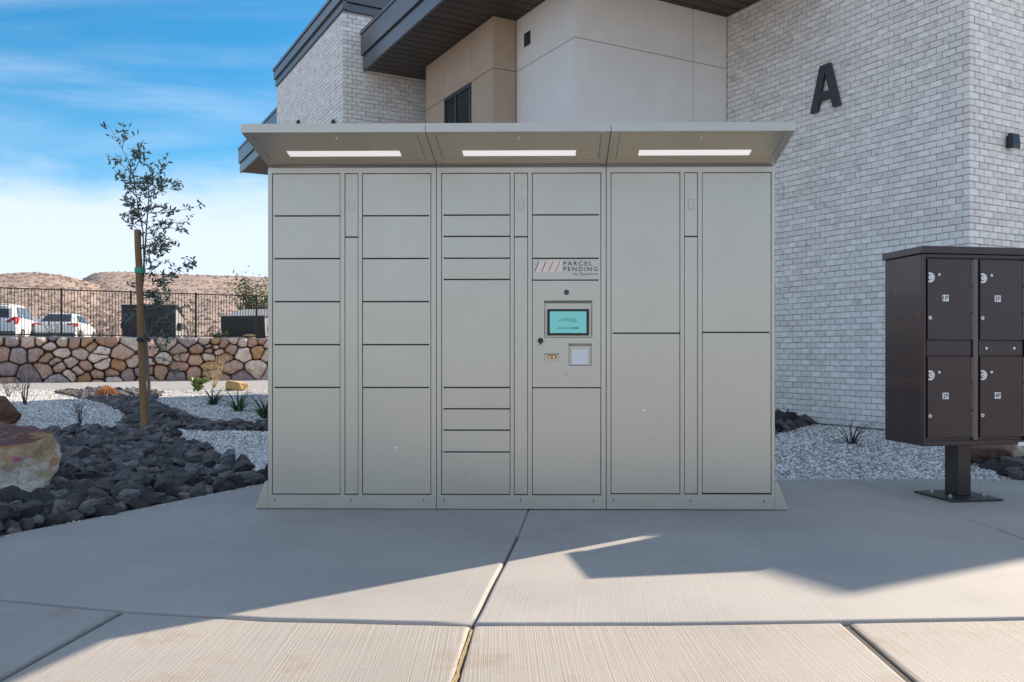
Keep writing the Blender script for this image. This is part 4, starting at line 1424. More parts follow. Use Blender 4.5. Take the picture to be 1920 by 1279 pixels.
def build_wall():
    rnd = random.Random(5)
    root = empty('stone_wall', G0, WROT)
    tag(root, 'low retaining wall of tan and purple field stones below the fence', 'wall')
    MB().box(S0, S1, 0.10, 0.55, WZ0 - 0.2, WZ1 - 0.03).build('wall_core', M['wall_mortar'], root)
    cap = MB()
    xs = np.linspace(S0, S1, 90)
    for a, b in zip(xs, xs[1:]):
        za, zb = (WZ1 - 0.03 + 0.03 * mnoise.noise((a * 2.1, 0, 0)), WZ1 - 0.03 + 0.03 * mnoise.noise((b * 2.1, 0, 0)))
        cap.add([(a, -0.02, WZ1 - .08), (b, -0.02, WZ1 - .08), (b, -0.01, zb), (a, -0.01, za), (a, .55, za), (b, .55, zb)], [(0, 1, 2, 3), (3, 2, 5, 4)])
    cap.build('wall_cap', M['wall_cap'], root)
    pal = [(0.62, 0.42, 0.31), (0.72, 0.56, 0.45), (0.50, 0.30, 0.20), (0.44, 0.35, 0.34), (0.58, 0.38, 0.28), (0.78, 0.65, 0.54), (0.70, 0.52, 0.42), (0.55, 0.30, 0.14), (0.46, 0.32, 0.27), (0.60, 0.37, 0.26), (0.36, 0.27, 0.27), (0.52, 0.31, 0.21)]
    for poly in voronoi_cells(rnd, 140, S0, S1, WZ0, WZ1 - 0.02):
        if len(poly) < 3:
            continue
        c = sum(poly, Vector((0, 0))) / len(poly)
        # round the outline: resample and relax corners
        ring = []
        for a, b in zip(poly, poly[1:] + poly[:1]):
            k = max(1, int((b - a).length / 0.07))
            ring += [a.lerp(b, i / k) for i in range(k)]
        for _ in range(1):
            n = len(ring)
            ring = [(ring[i - 1] + ring[i] * 2 + ring[(i + 1) % n]) / 4 for i in range(n)]
        n = len(ring)
        g = 0.006 + rnd.uniform(0, 0.016)
        sh = lambda p, d: p + (c - p).normalized() * min(d, (c - p).length * 0.8)
        bulge = rnd.uniform(0.08, 0.30)
        tilt = (rnd.uniform(-0.18, 0.18), rnd.uniform(-0.15, 0.15))
        V, F = [], []
        for d, y in ((g + 0.012, 0.13), (g + 0.003, -0.30 * bulge), (g + 0.028, -0.86 * bulge), (g + 0.085, -1.0 * bulge)):
            for i, p in enumerate(ring):
                q = sh(p, d)
                q = q + Vector((mnoise.noise((p.x * 9, p.y * 9, 3.1)), mnoise.noise((p.x * 9, p.y * 9, 8.7)))) * 0.032
                w = mnoise.noise((q.x * 5, q.y * 5, c.x * 3)) * 0.05
                yy = y + (w + (q.x - c.x) * tilt[0] * 1.0 + (q.y - c.y) * tilt[1] * 1.0) * (1 if y < 0 else 0)
                V.append((q.x - c.x, yy, q.y - c.y))
        for r in range(3):
            for i in range(n):
                j = (i + 1) % n
                F.append((r * n + i, r * n + j, (r + 1) * n + j, (r + 1) * n + i))
        F.append(tuple(range(3 * n, 4 * n)))
        me = pydata('stone', V, F)
        me.polygons.foreach_set('use_smooth', [True] * len(me.polygons))
        o = mobj('stone', me, M['wall_stone'], root, (c.x, -0.002, c.y))
        k = rnd.choice(pal)
        f = rnd.uniform(0.85, 1.12)
        o.color = (k[0] * f, k[1] * f, k[2] * f, 1)
    s = S0
    while s < S1 - 0.3:
        w_ = rnd.uniform(0.22, 0.6)
        if rnd.random() < 0.55:
            me = rock_mesh('stone', rnd.randrange(9999), flat=0.9, npts=18, rough=0.2, longer=1.0)
            o = mobj('stone', me, M['wall_stone'], root, (s + w_ / 2, 0.10 + rnd.uniform(-.05, .1), WZ1 - 0.055), (0, 0, rnd.uniform(-.3, .3)))
            o.scale = (w_, 0.34, rnd.uniform(0.10, 0.20))
            k = rnd.choice(pal); o.color = (*k, 1)
        s += w_
    fr = empty('metal_fence', G0 + Vector((math.sin(WROT) * -0.3, math.cos(WROT) * 0.3, WZ1 - 0.03)), WROT)
    tag(fr, 'black metal picket fence standing on the stone wall', 'fence')
    def s_of(px):
        u = (px - CX) / FPX
        return (u * 26.96 + 16.78) / (math.cos(WROT) - u * math.sin(WROT))
    FT = 1.50
    p1, p2 = s_of(115), s_of(367)
    stp = (p2 - p1) / 2
    posts = [p1 + stp * k for k in range(-2, 6)]
    for s in posts:
        MB().bbox(s - .032, s + .032, -.032, .032, -0.1, FT + .05, 0.004).build('post', M['fence'], fr)
    for a, b in zip(posts, posts[1:]):
        for z in (0.06, FT):
            MB().box(a + .033, b - .033, -.016, .016, z - .018, z + .018).build('rail', M['fence'], fr)
        k = 22
        pk = pydata('picket', *(lambda m: (m.v, m.f))(MB().box(-.0085, .0085, -.0085, .0085, 0.045, FT - 0.0185)))
        for i in range(1, k):
            mobj('picket', pk, M['fence'] if not pk.materials else None, fr, (a + (b - a) * i / k, 0, 0))


build_wall()
# terrace behind the wall
lotv = []
Bd, Ad = Vector((math.cos(WROT), math.sin(WROT), 0)), Vector((-math.sin(WROT), math.cos(WROT), 0))
tr = MB()
c0 = G0 + Ad * 0.5
tr.add([c0 + Bd * a + Ad * d + Vector((0, 0, z)) for a, d, z in ((-40, 0, 1.33), (60, 0, 1.33), (60, 45, 1.33), (-40, 45, 1.33), (-40, 0, -0.3), (60, 0, -0.3))], [(0, 1, 2, 3), (4, 5, 1, 0)])
tag(tr.build('parking_terrace', M['asphalt']), kind='structure')


# ------------------------------------------------------------------ hills
def build_hill(prof, Y0, Yr, name, u0, u1, seed, z0):
    us = np.linspace(u0, u1, 200); ts = np.concatenate([np.linspace(0, 1, 60), np.linspace(1.02, 1.5, 14)])
    xs = [p[0] for p in prof]; ys = [p[1] for p in prof]
    V = []
    for t in ts:
        for u in us:
            px = CX + u * FPX
            v = (CY - np.interp(px, xs, ys)) / FPX
            Y = Y0 + (Yr - Y0) * t
            zr = v * Yr
            k = t if t <= 1 else 1 - (t - 1) * 1.3
            nz = mnoise.fractal(Vector((u * 14 + seed, t * 5.0, seed)), 0.9, 2.1, 6)
            rid = abs(mnoise.noise(Vector((u * 22 + seed, t * 1.6, seed + 4))))
            edge = 1 - 0.86 * smooth((t - 0.8) / 0.2) if t <= 1 else 0.3
            z = z0 + (zr - z0) * (0.10 * t + 0.90 * k ** 1.25) + (nz * 0.022 - rid * 0.035) * zr * edge * min(1, t * 3)
            if name == 'mesa' and t <= 1:
                z += zr * 0.06 * smooth((t - 0.86) / 0.05) - zr * 0.06 * smooth((t - 0.80) / 0.2)
            V.append((u * Y, Y, z + H * 0))
    n = len(us)
    F = [(j * n + i, j * n + i + 1, (j + 1) * n + i + 1, (j + 1) * n + i) for j in range(len(ts) - 1) for i in range(n - 1)]
    me = pydata('hill', V, F, True)
    o = mobj('hill', me, M['hill'])
    tag(o, kind='structure')
    return V, n, len(ts)


PR1 = [(-1500, 560), (-900, 530), (-400, 522), (-100, 514), (0, 510), (60, 506), (115, 512), (150, 520), (200, 536), (300, 556), (500, 575), (900, 590), (3000, 620)]
PR2 = [(-1500, 560), (0, 545), (120, 535), (150, 526), (168, 513), (190, 508), (235, 507), (290, 510), (370, 513), (498, 517), (700, 520), (1100, 524), (1700, 540), (3000, 560)]
scr_pts = []
for prof, Y0, Yr, seed, nm, z0 in ((PR1, 82, 430, 3.0, 'slope', 1.0), (PR2, 84, 620, 9.0, 'mesa', 0.9)):
    V, n, m = build_hill(prof, Y0, Yr, nm, -1.5, 1.0, seed, z0)
    rnd = random.Random(seed)
    for _ in range(5000):
        j, i = int(rnd.random() ** 0.8 * 58), rnd.randrange(int(n * 0.30), int(n * 0.62))
        a, b = Vector(V[j * n + i]), Vector(V[(j + 1) * n + i + 1])
        p = a.lerp(b, rnd.random())
        scr_pts.append((p, rnd))


def scrub():
    rnd = random.Random(77)
    n = len(scr_pts)
    base = np.array([(1, 0, 0), (-1, 0, 0), (0, 1, 0), (0, -1, 0), (0, 0, 1), (0, 0, -.4)], float)
    tri = [(0, 2, 4), (2, 1, 4), (1, 3, 4), (3, 0, 4), (2, 0, 5), (1, 2, 5), (3, 1, 5), (0, 3, 5)]
    V, F = [], []
    for k, (p, _) in enumerate(scr_pts):
        s = rnd.uniform(0.25, 0.85) * (1 + p.y / 900)
        for q in base:
            V.append((p.x + q[0] * s * rnd.uniform(.7, 1.3), p.y + q[1] * s * rnd.uniform(.7, 1.3), p.z + q[2] * s * rnd.uniform(.5, .9)))
        F += [tuple(i + k * 6 for i in t) for t in tri]
    tag(mobj('desert_scrub', pydata('desert_scrub', V, F), M['scrub']), 'dark dots of desert scrub over the tan hillsides', 'scrub', kind='stuff')


scrub()


# ------------------------------------------------------------------ plants
class Leaves:
    def __init__(self): self.v, self.f = [], []
    def leaf(self, p, d, ln, wd, rnd, up=None):
        d = d.normalized()
        s = d.cross(Vector((rnd.gauss(0, 1), rnd.gauss(0, 1), rnd.gauss(0, 1)))).normalized()
        n = d.cross(s)
        b = len(self.v)
        self.v += [p, p + d * ln * .35 + s * wd * .5 + n * wd * .15, p + d * ln * .75 + s * wd * .42 + n * wd * .1, p + d * ln, p + d * ln * .75 - s * wd * .42 + n * wd * .1, p + d * ln * .35 - s * wd * .5 + n * wd * .15, p + d * ln * .5]
        self.f += [(b, b + 1, b + 6), (b + 1, b + 2, b + 6), (b + 2, b + 3, b + 6), (b + 3, b + 4, b + 6), (b + 4, b + 5, b + 6), (b + 5, b, b + 6)]
    def build(self, name, m, parent):
        return mobj(name, pydata(name, self.v, self.f), m, parent)


def sapling():
    rnd = random.Random(8)
    Y = 9.93
    base = gp(277, 810)
    root = empty('oak_sapling', (base.x, Y, -0.02))
    tag(root, 'thin young oak with sparse grey green leaves tied to a stake', 'tree')
    off = Vector(root.location)
    stems, leaves = MB(), Leaves()
    P = lambda px, py, dy=0.0: at(px, py, Y + dy) - off
    def br(pts, r0, r1, dens=0, lf=1.0, start=0.25, spread=0.07):
        Q = [P(*p) for p in pts]
        R = [r0 + (r1 - r0) * i / (len(Q) - 1) for i in range(len(Q))]
        stems.tube(Q, R, 6)
        L = [(Q[i + 1] - Q[i]).length for i in range(len(Q) - 1)]
        tot = sum(L)
        for k in range(int(dens * tot)):
            t = rnd.uniform(start, 1.02) * tot
            i = 0
            while i < len(L) - 1 and t > L[i]:
                t -= L[i]; i += 1
            p = Q[i].lerp(Q[i + 1], min(1, t / L[i]))
            axis = (Q[i + 1] - Q[i]).normalized()
            # short side spur with two to four leaves
            e = p + Vector((rnd.gauss(0, 1), rnd.gauss(0, 1), rnd.gauss(0.25, 0.8))) * spread * 0.62
            stems.tube([p, e], [0.0022, 0.0012], 4, caps=False)
            for _ in range(rnd.randint(2, 4)):
                d = axis * 0.5 + Vector((rnd.gauss(0, 1), rnd.gauss(0, 1), rnd.gauss(0.2, 0.9)))
                leaves.leaf(e.lerp(p, rnd.uniform(0, .45)), d, rnd.uniform(.042, .072) * lf, rnd.uniform(.016, .024) * lf, rnd)
    br([(277, 812), (279, 760, .01), (279, 718), (275, 660, .03), (271, 615, .05), (266, 575), (266, 548), (269, 507, -.03), (271, 480), (275, 423, .05), (279, 372, .05), (278, 346), (273, 322)], .021, .004, 6, start=.45)
    br([(270, 490), (268, 433), (261, 399, .05), (256, 368), (249, 326, .05), (239, 297), (229, 279), (217, 257), (203, 235)], .008, .0015, 13, start=.3)
    up = [  # path, leaf density
        ([(257, 370), (240, 352), (222, 328), (212, 315)], 16), ([(250, 330), (232, 312), (212, 297)], 15), ([(249, 326), (262, 300, .1), (264, 285), (267, 265), (272, 262)], 10),
        ([(244, 305), (255, 292), (262, 286)], 22), ([(229, 279), (232, 262), (236, 248)], 18), ([(279, 372), (262, 352), (247, 340), (235, 332)], 24), ([(256, 368), (272, 352, .1), (282, 334)], 26),
        ([(278, 346), (290, 330), (306, 318), (312, 304)], 22), ([(279, 360), (296, 348, .1), (308, 340), (322, 342), (337, 345)], 20), ([(279, 372), (296, 362, -.1), (305, 352)], 26),
        ([(276, 400), (294, 398), (315, 398), (340, 394), (356, 390), (374, 386)], 11), ([(277, 394), (290, 388, .1), (300, 385), (311, 390)], 26), ([(261, 399), (250, 390), (240, 382), (236, 376)], 16),
        ([(263, 410), (252, 402), (242, 400)], 24), ([(267, 425), (254, 420), (242, 418)], 18), ([(275, 423), (262, 408, .1), (258, 396)], 18),
        ([(275, 430), (296, 420), (318, 416), (340, 420)], 18), ([(274, 440), (300, 428, .1), (326, 428), (345, 438)], 15), ([(273, 450), (294, 446), (312, 454), (330, 460)], 17),
        ([(272, 462), (290, 458, -.1), (304, 468), (315, 470)], 20), ([(271, 470), (286, 476), (300, 478), (312, 466)], 18), ([(272, 480), (284, 498), (294, 512)], 16),
        ([(267, 556), (282, 545), (300, 535), (322, 515, -.1), (344, 500), (362, 494)], 24), ([(269, 520), (280, 510), (296, 500), (305, 490)], 16), ([(267, 548), (256, 538), (246, 530)], 16),
        ([(266, 560), (282, 555, .1), (296, 560), (315, 545)], 26), ([(268, 570), (286, 572, .1), (306, 570), (338, 576)], 18), ([(270, 600), (288, 585), (310, 582)], 26),
        ([(272, 625), (290, 610, -.1), (300, 598), (330, 580), (360, 572)], 9), ([(272, 630), (285, 618), (300, 612), (325, 620)], 20), ([(274, 640), (290, 634), (305, 640), (315, 632)], 26),
        ([(276, 650), (300, 650, -.1), (325, 664), (333, 672)], 9), ([(277, 668), (310, 672), (330, 690), (338, 702)], 10), ([(270, 560), (258, 575, -.1), (246, 590), (236, 610)], 8),
        ([(271, 600), (255, 600, .1), (242, 612)], 9), ([(268, 510), (280, 480), (290, 455), (296, 430)], 12)]
    for pts, d in up:
        pts = [(p[0], p[1], (p[2] if len(p) > 2 else 0) + (rnd.uniform(-.12, .12) if i else 0)) for i, p in enumerate(pts)]
        br(pts, .0055, .0014, d * 2.1, start=.2, spread=.085)
    stems.build('trunk', M['bark'], root, smooth_shade=True, fix=False)
    leaves.build('crown', M['leaf'], root)
    # stake, ties
    sb = gp(270.5, 812)
    st = empty('wooden_stake', (sb.x, 9.85, -0.03))
    tag(st, 'round lodgepole stake holding up the young oak', 'stake')
    so = Vector(st.location)
    a, b = at(271, 818, 9.85) - so, at(258, 431, 9.85) - so
    sm = MB()
    pts = [a.lerp(b, i / 12) + Vector((rnd.uniform(-.003, .003), rnd.uniform(-.003, .003), 0)) for i in range(13)]
    sm.tube(pts, [0.042 - 0.006 * i / 12 for i in range(13)], 14)
    sm.build('pole', M['stake'], st, smooth_shade=False)
    def band(py, r, h, m, name, label, px=None):
        t = (818 - py) / (818 - 431)
        c = a.lerp(b, t) + so
        tr_ = at(px, py, 9.9)
        o = empty(name, c)
        tag(o, label, 'tie')
        mb = MB()
        d = (tr_ - c); d.z = 0
        n = 22
        ring = []
        for k in range(n):
            an = 2 * math.pi * k / n
            q = Vector((math.cos(an), math.sin(an), 0))
            far = q.dot(d.normalized()) > 0
            ring.append(q * (r if not far else r * 0.75) + (d * 0.85 if far else Vector((0, 0, 0))))
        V = [q + Vector((0, 0, z)) for z in (-h / 2, h / 2) for q in ring] + [q * 0.9 + Vector((0, 0, z)) for z in (-h / 2, h / 2) for q in ring]
        F = [(k, (k + 1) % n, n + (k + 1) % n, n + k) for k in range(n)] + [(n + k, n + (k + 1) % n, 3 * n + (k + 1) % n, 3 * n + k) for k in range(n)]
        mb.add(V, F)
        mb.build('band', m, o, fix=False)
    band(637, 0.050, 0.045, M['strap'], 'rubber_tie', 'black rubber strap tying sapling to the stake', 277)
    band(507, 0.047, 0.06, M['tape'], 'tape_tie', 'green nursery tape around the upper stake and sapling', 268)


sapling()


def twiggy(name, base, height, spread, n, m, label, cat='shrub', seed=1, rad=0.006, leaf=None, sub=3):
    rnd = random.Random(seed)
    root = empty(name, base)
    tag(root, label, cat)
    mb = MB()
    lv = Leaves()
    for k in range(n):
        an = rnd.uniform(0, 6.28)
        lean = rnd.uniform(0.15, 1.0) * spread
        top = Vector((math.cos(an) * lean, math.sin(an) * lean, height * rnd.uniform(0.6, 1.0)))
        pts = [Vector((rnd.uniform(-.02, .02), rnd.uniform(-.02, .02), -0.02))]
        for i in range(1, 5):
            t = i / 4
            pts.append(Vector((top.x * t ** 1.2, top.y * t ** 1.2, top.z * t)) + Vector((rnd.gauss(0, 1), rnd.gauss(0, 1), rnd.gauss(0, .5))) * 0.03 * height)
        mb.tube(pts, [rad * (1 - .75 * i / 4) for i in range(5)], 5, caps=False)
        for _ in range(sub):
            i = rnd.randint(1, 3)
            p = pts[i].lerp(pts[i + 1], rnd.random())
            e = p + Vector((rnd.gauss(0, .6), rnd.gauss(0, .6), rnd.uniform(.3, 1))) * height * 0.2
            mid = p.lerp(e, .5) + Vector((rnd.gauss(0, 1), rnd.gauss(0, 1), rnd.gauss(0, 1))) * .012
            mb.tube([p, mid, e], [rad * .5, rad * .4, rad * .2], 4, caps=False)
            if leaf:
                for _ in range(leaf[1]):
                    lv.leaf(p.lerp(e, rnd.random()), Vector((rnd.gauss(0, 1), rnd.gauss(0, 1), rnd.gauss(.3, 1))), leaf[2] * rnd.uniform(.6, 1.2), leaf[2] * .45, rnd)
    mb.build('branches', m, root, fix=False)
    if leaf:
        lv.build('foliage', leaf[0], root)
    return root


def strappy(name, base, n, ln, m, label, seed, width=0.010, droop=0.9, upright=0.5):
    rnd = random.Random(seed)
    root = empty(name, base)
    tag(root, label, 'plant')
    mb = MB()
    for k in range(n):
        an = rnd.uniform(0, 6.28)
        l = ln * rnd.uniform(.55, 1.1)
        el = rnd.uniform(upright, 1.45)
        d = Vector((math.cos(an), math.sin(an), 0))
        s = Vector((-d.y, d.x, 0))
        p = d * rnd.uniform(0, .03) + s * rnd.uniform(-.02, .02) + Vector((0, 0, -.01))
        V, steps = [], 6
        w0 = width * rnd.uniform(.7, 1.2)
        dr = droop * rnd.uniform(.5, 1.2)
        for i in range(steps + 1):
            t = i / steps
            w = w0 * (1 - t ** 1.6) + .0008
            V += [p - s * w, p + s * w + Vector((0, 0, w * .3))]
            e = el - dr * t * 1.5
            p = p + (d * math.cos(e) + Vector((0, 0, math.sin(e)))) * l / steps
        mb.add(V, [(2 * i, 2 * i + 1, 2 * i + 3, 2 * i + 2) for i in range(steps)])
    mb.build('blades', m, root, fix=False)
    return root


def on(px, py):
    q = gp(px, py)
    z = gz(q.x, q.y)
    q = gp(px, py, z)
    return Vector((q.x, q.y, gz(q.x, q.y)))


grp = 'strappy green plants left of the locker'
for px, py, s, k, lab in ((400, 761, 0.42, 1, 'strappy green plant farthest from the locker, furthest back of three'), (447, 772, 0.50, 2, 'strappy green plant in the middle of the three left of the locker'),
                          (497, 786, 0.55, 3, 'strappy green plant closest to the locker edge, half hidden')):
    tag(strappy('strappy_plant', on(px, py), 60, s, M['blade'], lab, 40 + k, 0.011, 0.75, 0.55), group=grp)
strappy('yucca', on(1597, 830) + Vector((0, 0, 0)), 30, 0.62, M['dark_blade'], 'dark thin-leaved yucca in the gravel before the brick wall', 9, 0.0060, 1.15, 0.30)
twiggy('bare_shrub', on(48, 760), 0.95, 0.38, 9, M['twig'], 'tall bare shrub at the edge of the shade by the far left boulder', seed=3, rad=0.007, sub=3)
twiggy('bare_shrub', on(150, 797), 0.36, 0.22, 14, M['twig'], 'low bare shrub in the shaded gravel above the large boulder', seed=4, rad=0.004, sub=4, leaf=(M['twig'], 2, 0.018))
twiggy('bare_shrub', on(15, 745), 0.36, 0.34, 12, M['twig'], 'small bare shrub in sunlit gravel at the left edge', seed=6, rad=0.005, sub=3, leaf=(M['twig'], 2, 0.03))
twiggy('dry_shrub', on(402, 728), 0.95, 0.75, 15, M['dry_twig'], 'straw coloured dry shrub before the stone wall', seed=5, rad=0.008, sub=7)
lm = on(371, 735)
twiggy('lime_shrub', lm, 0.30, 0.20, 16, M['lime_leaf'], 'small bright lime green shrub in the sunlit gravel', seed=7, rad=0.006, sub=4, leaf=(M['lime_leaf'], 5, 0.09))


def cactus():
    p = on(200, 745)
    root = empty('barrel_cactus', p)
    tag(root, 'rust red ribbed barrel cactus among sunlit dark rocks', 'cactus')
    n, rings = 44, 9
    V, F = [], []
    for r in range(rings + 1):
        th = math.pi / 2 * r / rings
        for k in range(n):
            rr = 0.20 * math.cos(th) * (1.0 if k % 2 else 0.80) + 0.004
            V.append((rr * math.cos(2 * math.pi * k / n), rr * math.sin(2 * math.pi * k / n), 0.22 * math.sin(th)))
    for r in range(rings):
        for k in range(n):
            F.append((r * n + k, r * n + (k + 1) % n, (r + 1) * n + (k + 1) % n, (r + 1) * n + k))
    mobj('ribs', pydata('ribs', V, F), M['cactus'], root)
    sp = MB()
    for k in range(1, n, 2):
        for r in range(1, rings):
            v = Vector(V[r * n + k])
            sp.tube([v, v * 1.16 + Vector((0, 0, .01))], [.004, .001], 3, caps=False)
    sp.build('spines', mat('pale spines', (0.55, 0.30, 0.16), 0.7), root, fix=False)


cactus()
ZL = 1.33
def beyond(px, Y):
    return Vector(((px - CX) / FPX * Y, Y, ZL))


for px, Y, h, sd, lab in ((100, 31.5, 1.75, 11, 'bare shrub behind the fence in front of the white sedan'), (150, 32.0, 1.45, 12, 'bare shrub behind the fence right of the white sedan'),
                          (212, 31.5, 1.5, 13, 'bare shrub behind the fence just left of the near dumpster'), (186, 33, 0.9, 14, 'low bare shrub behind the fence between sedan and dumpster'),
                          (358, 33.5, 1.1, 15, 'bare shrub behind the fence between the two dumpsters')):
    twiggy('bare_shrub', beyond(px, Y), h, h * .5, 8, M['twig'], lab, seed=sd, rad=0.011, sub=4)
twiggy('lime_shrub', beyond(412, 34.0), 0.36, 0.5, 18, M['lime_leaf'], 'lime green shrub behind the fence left of the far dumpster', seed=21, rad=0.01, sub=4, leaf=(M['lime_leaf'], 5, 0.13))
bo = boulder('boulder', beyond(468, 33.2) + Vector((0, 0, -0.02)), (0.62, 0.5, 0.42), 31, M['tan_boulder'], 'small tan boulder at the fence in front of the far dumpster')


def mesquite():
    rnd = random.Random(4)
    p = beyond(494, 45)
    root = empty('desert_tree', p)
    tag(root, 'olive green desert tree behind the far dumpster beside the locker', 'tree')
    mb, lv = MB(), Leaves()
    for k in range(16):
        an, el = rnd.uniform(0, 6.28), rnd.uniform(.5, 1.4)
        d = Vector((math.cos(an) * math.cos(el), math.sin(an) * math.cos(el), math.sin(el)))
        l = rnd.uniform(1.9, 3.4)
        pts = [Vector((0, 0, 0)), d * l * .4 + Vector((0, 0, .3)), d * l * .75 + Vector((rnd.gauss(0, .1), rnd.gauss(0, .1), .3)), d * l + Vector((0, 0, .2))]
        mb.tube(pts, [.06, .04, .025, .01], 5, caps=False)
        for _ in range(260):
            t = rnd.uniform(.35, 1.05)
            q = d * l * t + Vector((rnd.gauss(0, .28), rnd.gauss(0, .28), .25 + rnd.gauss(0, .25)))
            lv.leaf(q, Vector((rnd.gauss(0, 1), rnd.gauss(0, 1), rnd.gauss(.2, .8))), rnd.uniform(.10, .2), .06, rnd)
    mb.build('trunk', M['twig'], root, fix=False)
    lv.build('crown', M['olive_leaf'], root)


mesquite()


# ------------------------------------------------------------------ cars and dumpsters on the terrace
def car(loc, rz, label, tall, name):
    """local: rear faces -y, length runs +y"""
    root = empty(name, loc, rz)
    tag(root, label, 'car', 'white cars parked behind the fence')
    Ht = 1.70 if tall else 1.47
    belt = 1.02 if tall else 0.96
    Wd = 0.93
    secs = []      # (y, half width low, z low, z belt, half width roof, z roof)
    if tall:
        st = [(0.0, .82, .42, belt - .05, None, None), (0.06, .90, .34, belt, .70, belt + .02), (0.30, Wd, .30, belt + .02, .66, 1.52), (0.62, Wd, .30, belt + .02, .68, Ht), (2.2, Wd, .30, belt, .68, Ht - .01),
              (2.9, Wd, .30, belt - .02, .64, Ht - .12), (3.65, Wd, .30, belt - .04, .74, belt + .0), (4.5, .88, .32, belt - .16, .80, belt - .10), (4.7, .70, .42, .70, .60, .72)]
    else:
        st = [(0.0, .80, .42, belt - .06, None, None), (0.05, .88, .34, belt - .01, .74, belt + .0), (0.35, .91, .30, belt + .01, .72, belt + .05), (1.05, .91, .28, belt, .58, Ht - .05), (1.5, .91, .28, belt - .01, .57, Ht), (2.3, .91, .28, belt - .03, .57, Ht - .02),
              (3.2, .91, .28, belt - .05, .72, belt - .02), (4.3, .87, .30, belt - .20, .78, belt - .14), (4.62, .70, .40, .62, .60, .64)]
    V, F = [], []
    for y, wl, zl, zb, wr, zr in st:
        if wr is None:
            wr, zr = wl - .06, zb + .01
        V += [(-wl + .06, y, zl), (-wl, y, (zl + zb) / 2), (-wl + .02, y, zb), (-wr, y, zr - .02), (-wr + .12, y, zr), (wr - .12, y, zr), (wr, y, zr - .02), (wl - .02, y, zb), (wl, y, (zl + zb) / 2), (wl - .06, y, zl)]
    n = 10
    for r in range(len(st) - 1):
        for k in range(n):
            j = (k + 1) % n
            F.append((r * n + k, r * n + j, (r + 1) * n + j, (r + 1) * n + k))
    F.append(tuple(range(n))); F.append(tuple(range((len(st) - 1) * n, len(st) * n))[::-1])
    b = MB().add(V, F).build('body', M['car_paint'], root, smooth_shade=False)
    # rear glass, side glass, lamps, bumper, plate, wheels
    if tall:
        rg = [(-.60, .085, belt + .08), (.60, .085, belt + .08), (.54, .275, 1.47), (-.54, .275, 1.47)]
    else:
        rg = [(-.62, .42, belt + .10), (.62, .42, belt + .10), (.50, 1.00, Ht - .09), (-.50, 1.00, Ht - .09)]
    def quad(q, off, name, m):
        q = [Vector(p) for p in q]
        nn = (q[1] - q[0]).cross(q[3] - q[0]).normalized() * off
        MB().add([p + nn for p in q] + [p - nn * .2 for p in q], [(0, 1, 2, 3), (0, 4, 5, 1), (1, 5, 6, 2), (2, 6, 7, 3), (3, 7, 4, 0)]).build(name, m, root, fix=False)
    quad(rg, .03, 'rear_window', M['car_glass'])
    for s in (-1, 1):
        if tall:
            sw = [[(.45, belt + .07), (1.15, belt + .07), (1.15, Ht - .10), (.62, Ht - .16)], [(1.22, belt + .07), (2.15, belt + .06), (2.15, Ht - .10), (1.22, Ht - .10)], [(2.22, belt + .06), (3.2, belt + .04), (2.75, Ht - .16), (2.22, Ht - .10)]]
        else:
            sw = [[(.95, belt + .10), (1.55, belt + .07), (1.55, Ht - .10), (1.2, Ht - .13)], [(1.62, belt + .07), (2.75, belt + .03), (2.25, Ht - .10), (1.62, Ht - .10)]]
        for pl in sw:
            mb = MB()
            def xw(y, z):
                return s * (.905 - (z - belt) / (Ht - belt) * (.24 if tall else .32) + .012)
            q = [Vector((xw(y, z), y, z)) for y, z in pl]
            mb.add(q, [(0, 1, 2, 3)])
            mb.build('side_window', M['car_glass'], root, fix=False)
        z0, z1 = (belt - .20, belt + .12) if tall else (belt - .16, belt + .0)
        MB().add([Vector(p) for p in ((s * .50, -.012, z0 + .08), (s * .86, .02, z0), (s * .935, .10, z0), (s * .940, .42, z1 - .05), (s * .90, .10, z1), (s * .80, .0, z1), (s * .50, -.012, z0 + .13))],
                 [(0, 1, 5, 6), (1, 2, 4, 5), (2, 3, 4)]).build('tail_light', M['tail_red'], root, fix=False)
        for y in (.95, 3.7):
            wh = MB()
            pts = [(y + .33 * math.cos(a), .33 + .33 * math.sin(a)) for a in np.linspace(0, 2 * math.pi, 21)[:-1]]
            wh.prism(pts, 'x', s * .72, s * .925)
            wo = wh.build('wheel', M['tyre'], root)
            pts = [(y + .21 * math.cos(a), .33 + .21 * math.sin(a)) for a in np.linspace(0, 2 * math.pi, 17)[:-1]]
            MB().prism(pts, 'x', s * .92, s * .932).build('rim', M['rim'], wo)
    MB().bbox(-.85, .85, -.04, .25, .34, .52, .03).build('bumper', M['car_trim'], root)
    MB().box(-.26, .26, -.02, 0.0, .68, .80).build('number_plate', M['sticker'], root)
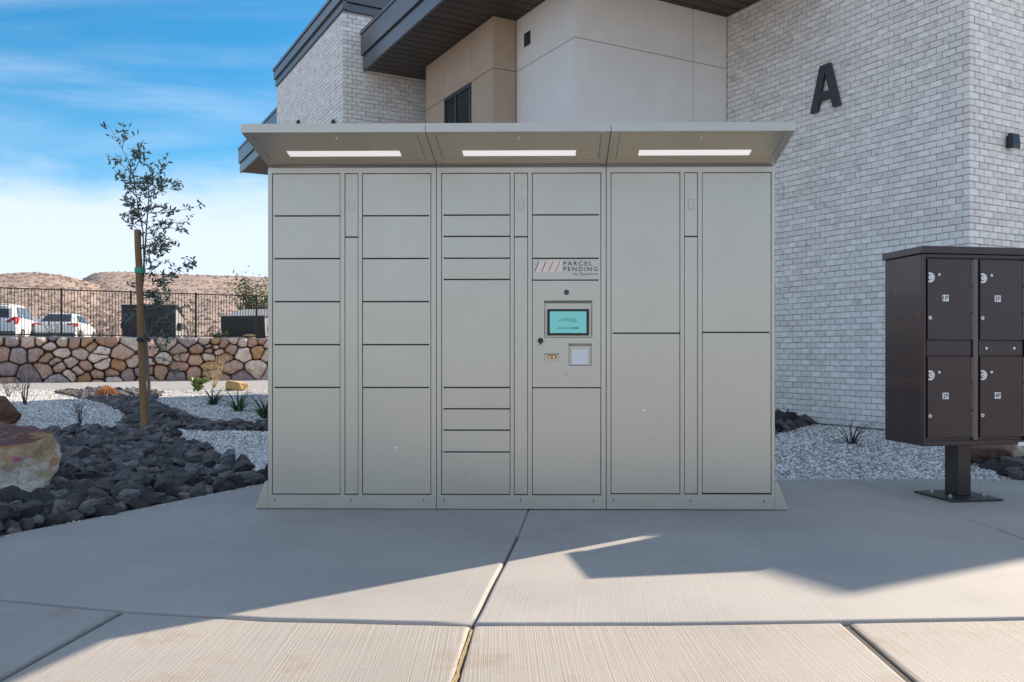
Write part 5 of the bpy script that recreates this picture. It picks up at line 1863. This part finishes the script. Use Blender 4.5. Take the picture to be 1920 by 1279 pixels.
    if tall:
        MB().bbox(-.60, .60, .20, .48, Ht - .06, Ht + .0, .02).build('spoiler', M['car_paint'], root)


car(beyond(-14, 37.0) + Vector((0, 0, 0)), math.radians(18), 'white suv at the left edge behind the fence', True, 'parked_car')
car(beyond(102, 40.0), math.radians(16), 'white sedan parked beside the suv behind the fence', False, 'parked_car')


def dumpster(loc, rz, label, lid_material):
    root = empty('dumpster', loc, rz)
    tag(root, label, 'dumpster', 'charcoal dumpsters behind the fence')
    W_, D_ = 0.95, 0.75
    prof = [(-D_, 0.12), (D_, 0.12), (D_ + .12, 0.95), (D_ + .12, 1.02), (-D_ - .05, 1.36), (-D_ - .05, 0.95)]
    MB().prism([(p[0], p[1]) for p in prof], 'x', -W_, W_).build('bin_body', M['bin_dark'], root)
    for s in (-1, 1):
        ends = [(-D_ + .04, 0.16), (D_ - .02, 0.16), (D_ + .07, 0.93), (-D_ + .02, 1.28)]
        MB().prism(ends, 'x', s * W_, s * (W_ + .004)).build('end_panel', M['bin_side'], root)
        pk = MB().bbox(min(s * (W_ + .005), s * (W_ + .14)), max(s * (W_ + .005), s * (W_ + .14)), -.45, .45, .52, .74, .015).build('fork_pocket', M['bin_dark'], root)
        for y in (-.55, .55):
            MB().bbox(min(s * .72, s * .80), max(s * .72, s * .80), y - .06, y + .06, 0.0, .13, .01).build('foot', M['bin_dark'], root)
    lid = [(-D_ - .10, 1.375), (D_ + .16, 1.035), (D_ + .16, 1.065), (-D_ - .10, 1.41)]
    for x0, x1 in ((-W_ - .03, -.01), (.01, W_ + .03)):
        MB().prism(lid, 'x', x0, x1).build('lid', lid_material, root)
    for k in range(5):
        x = -W_ + .25 + k * .35
        MB().bbox(x - .025, x + .025, -D_ - .075, -D_ - .048, .25, 1.3, .006).build('rib', M['bin_dark'], root)


dumpster(beyond(288, 34.0), math.radians(12), 'charcoal dumpster behind the fence and the staked sapling', M['bin_dark'])
dumpster(beyond(476, 35.5), math.radians(168), 'charcoal dumpster with lid coloured pale for sky reflection behind the fence beside the locker', M['bin_side'])  # the lid's light colour stands in for reflected sky
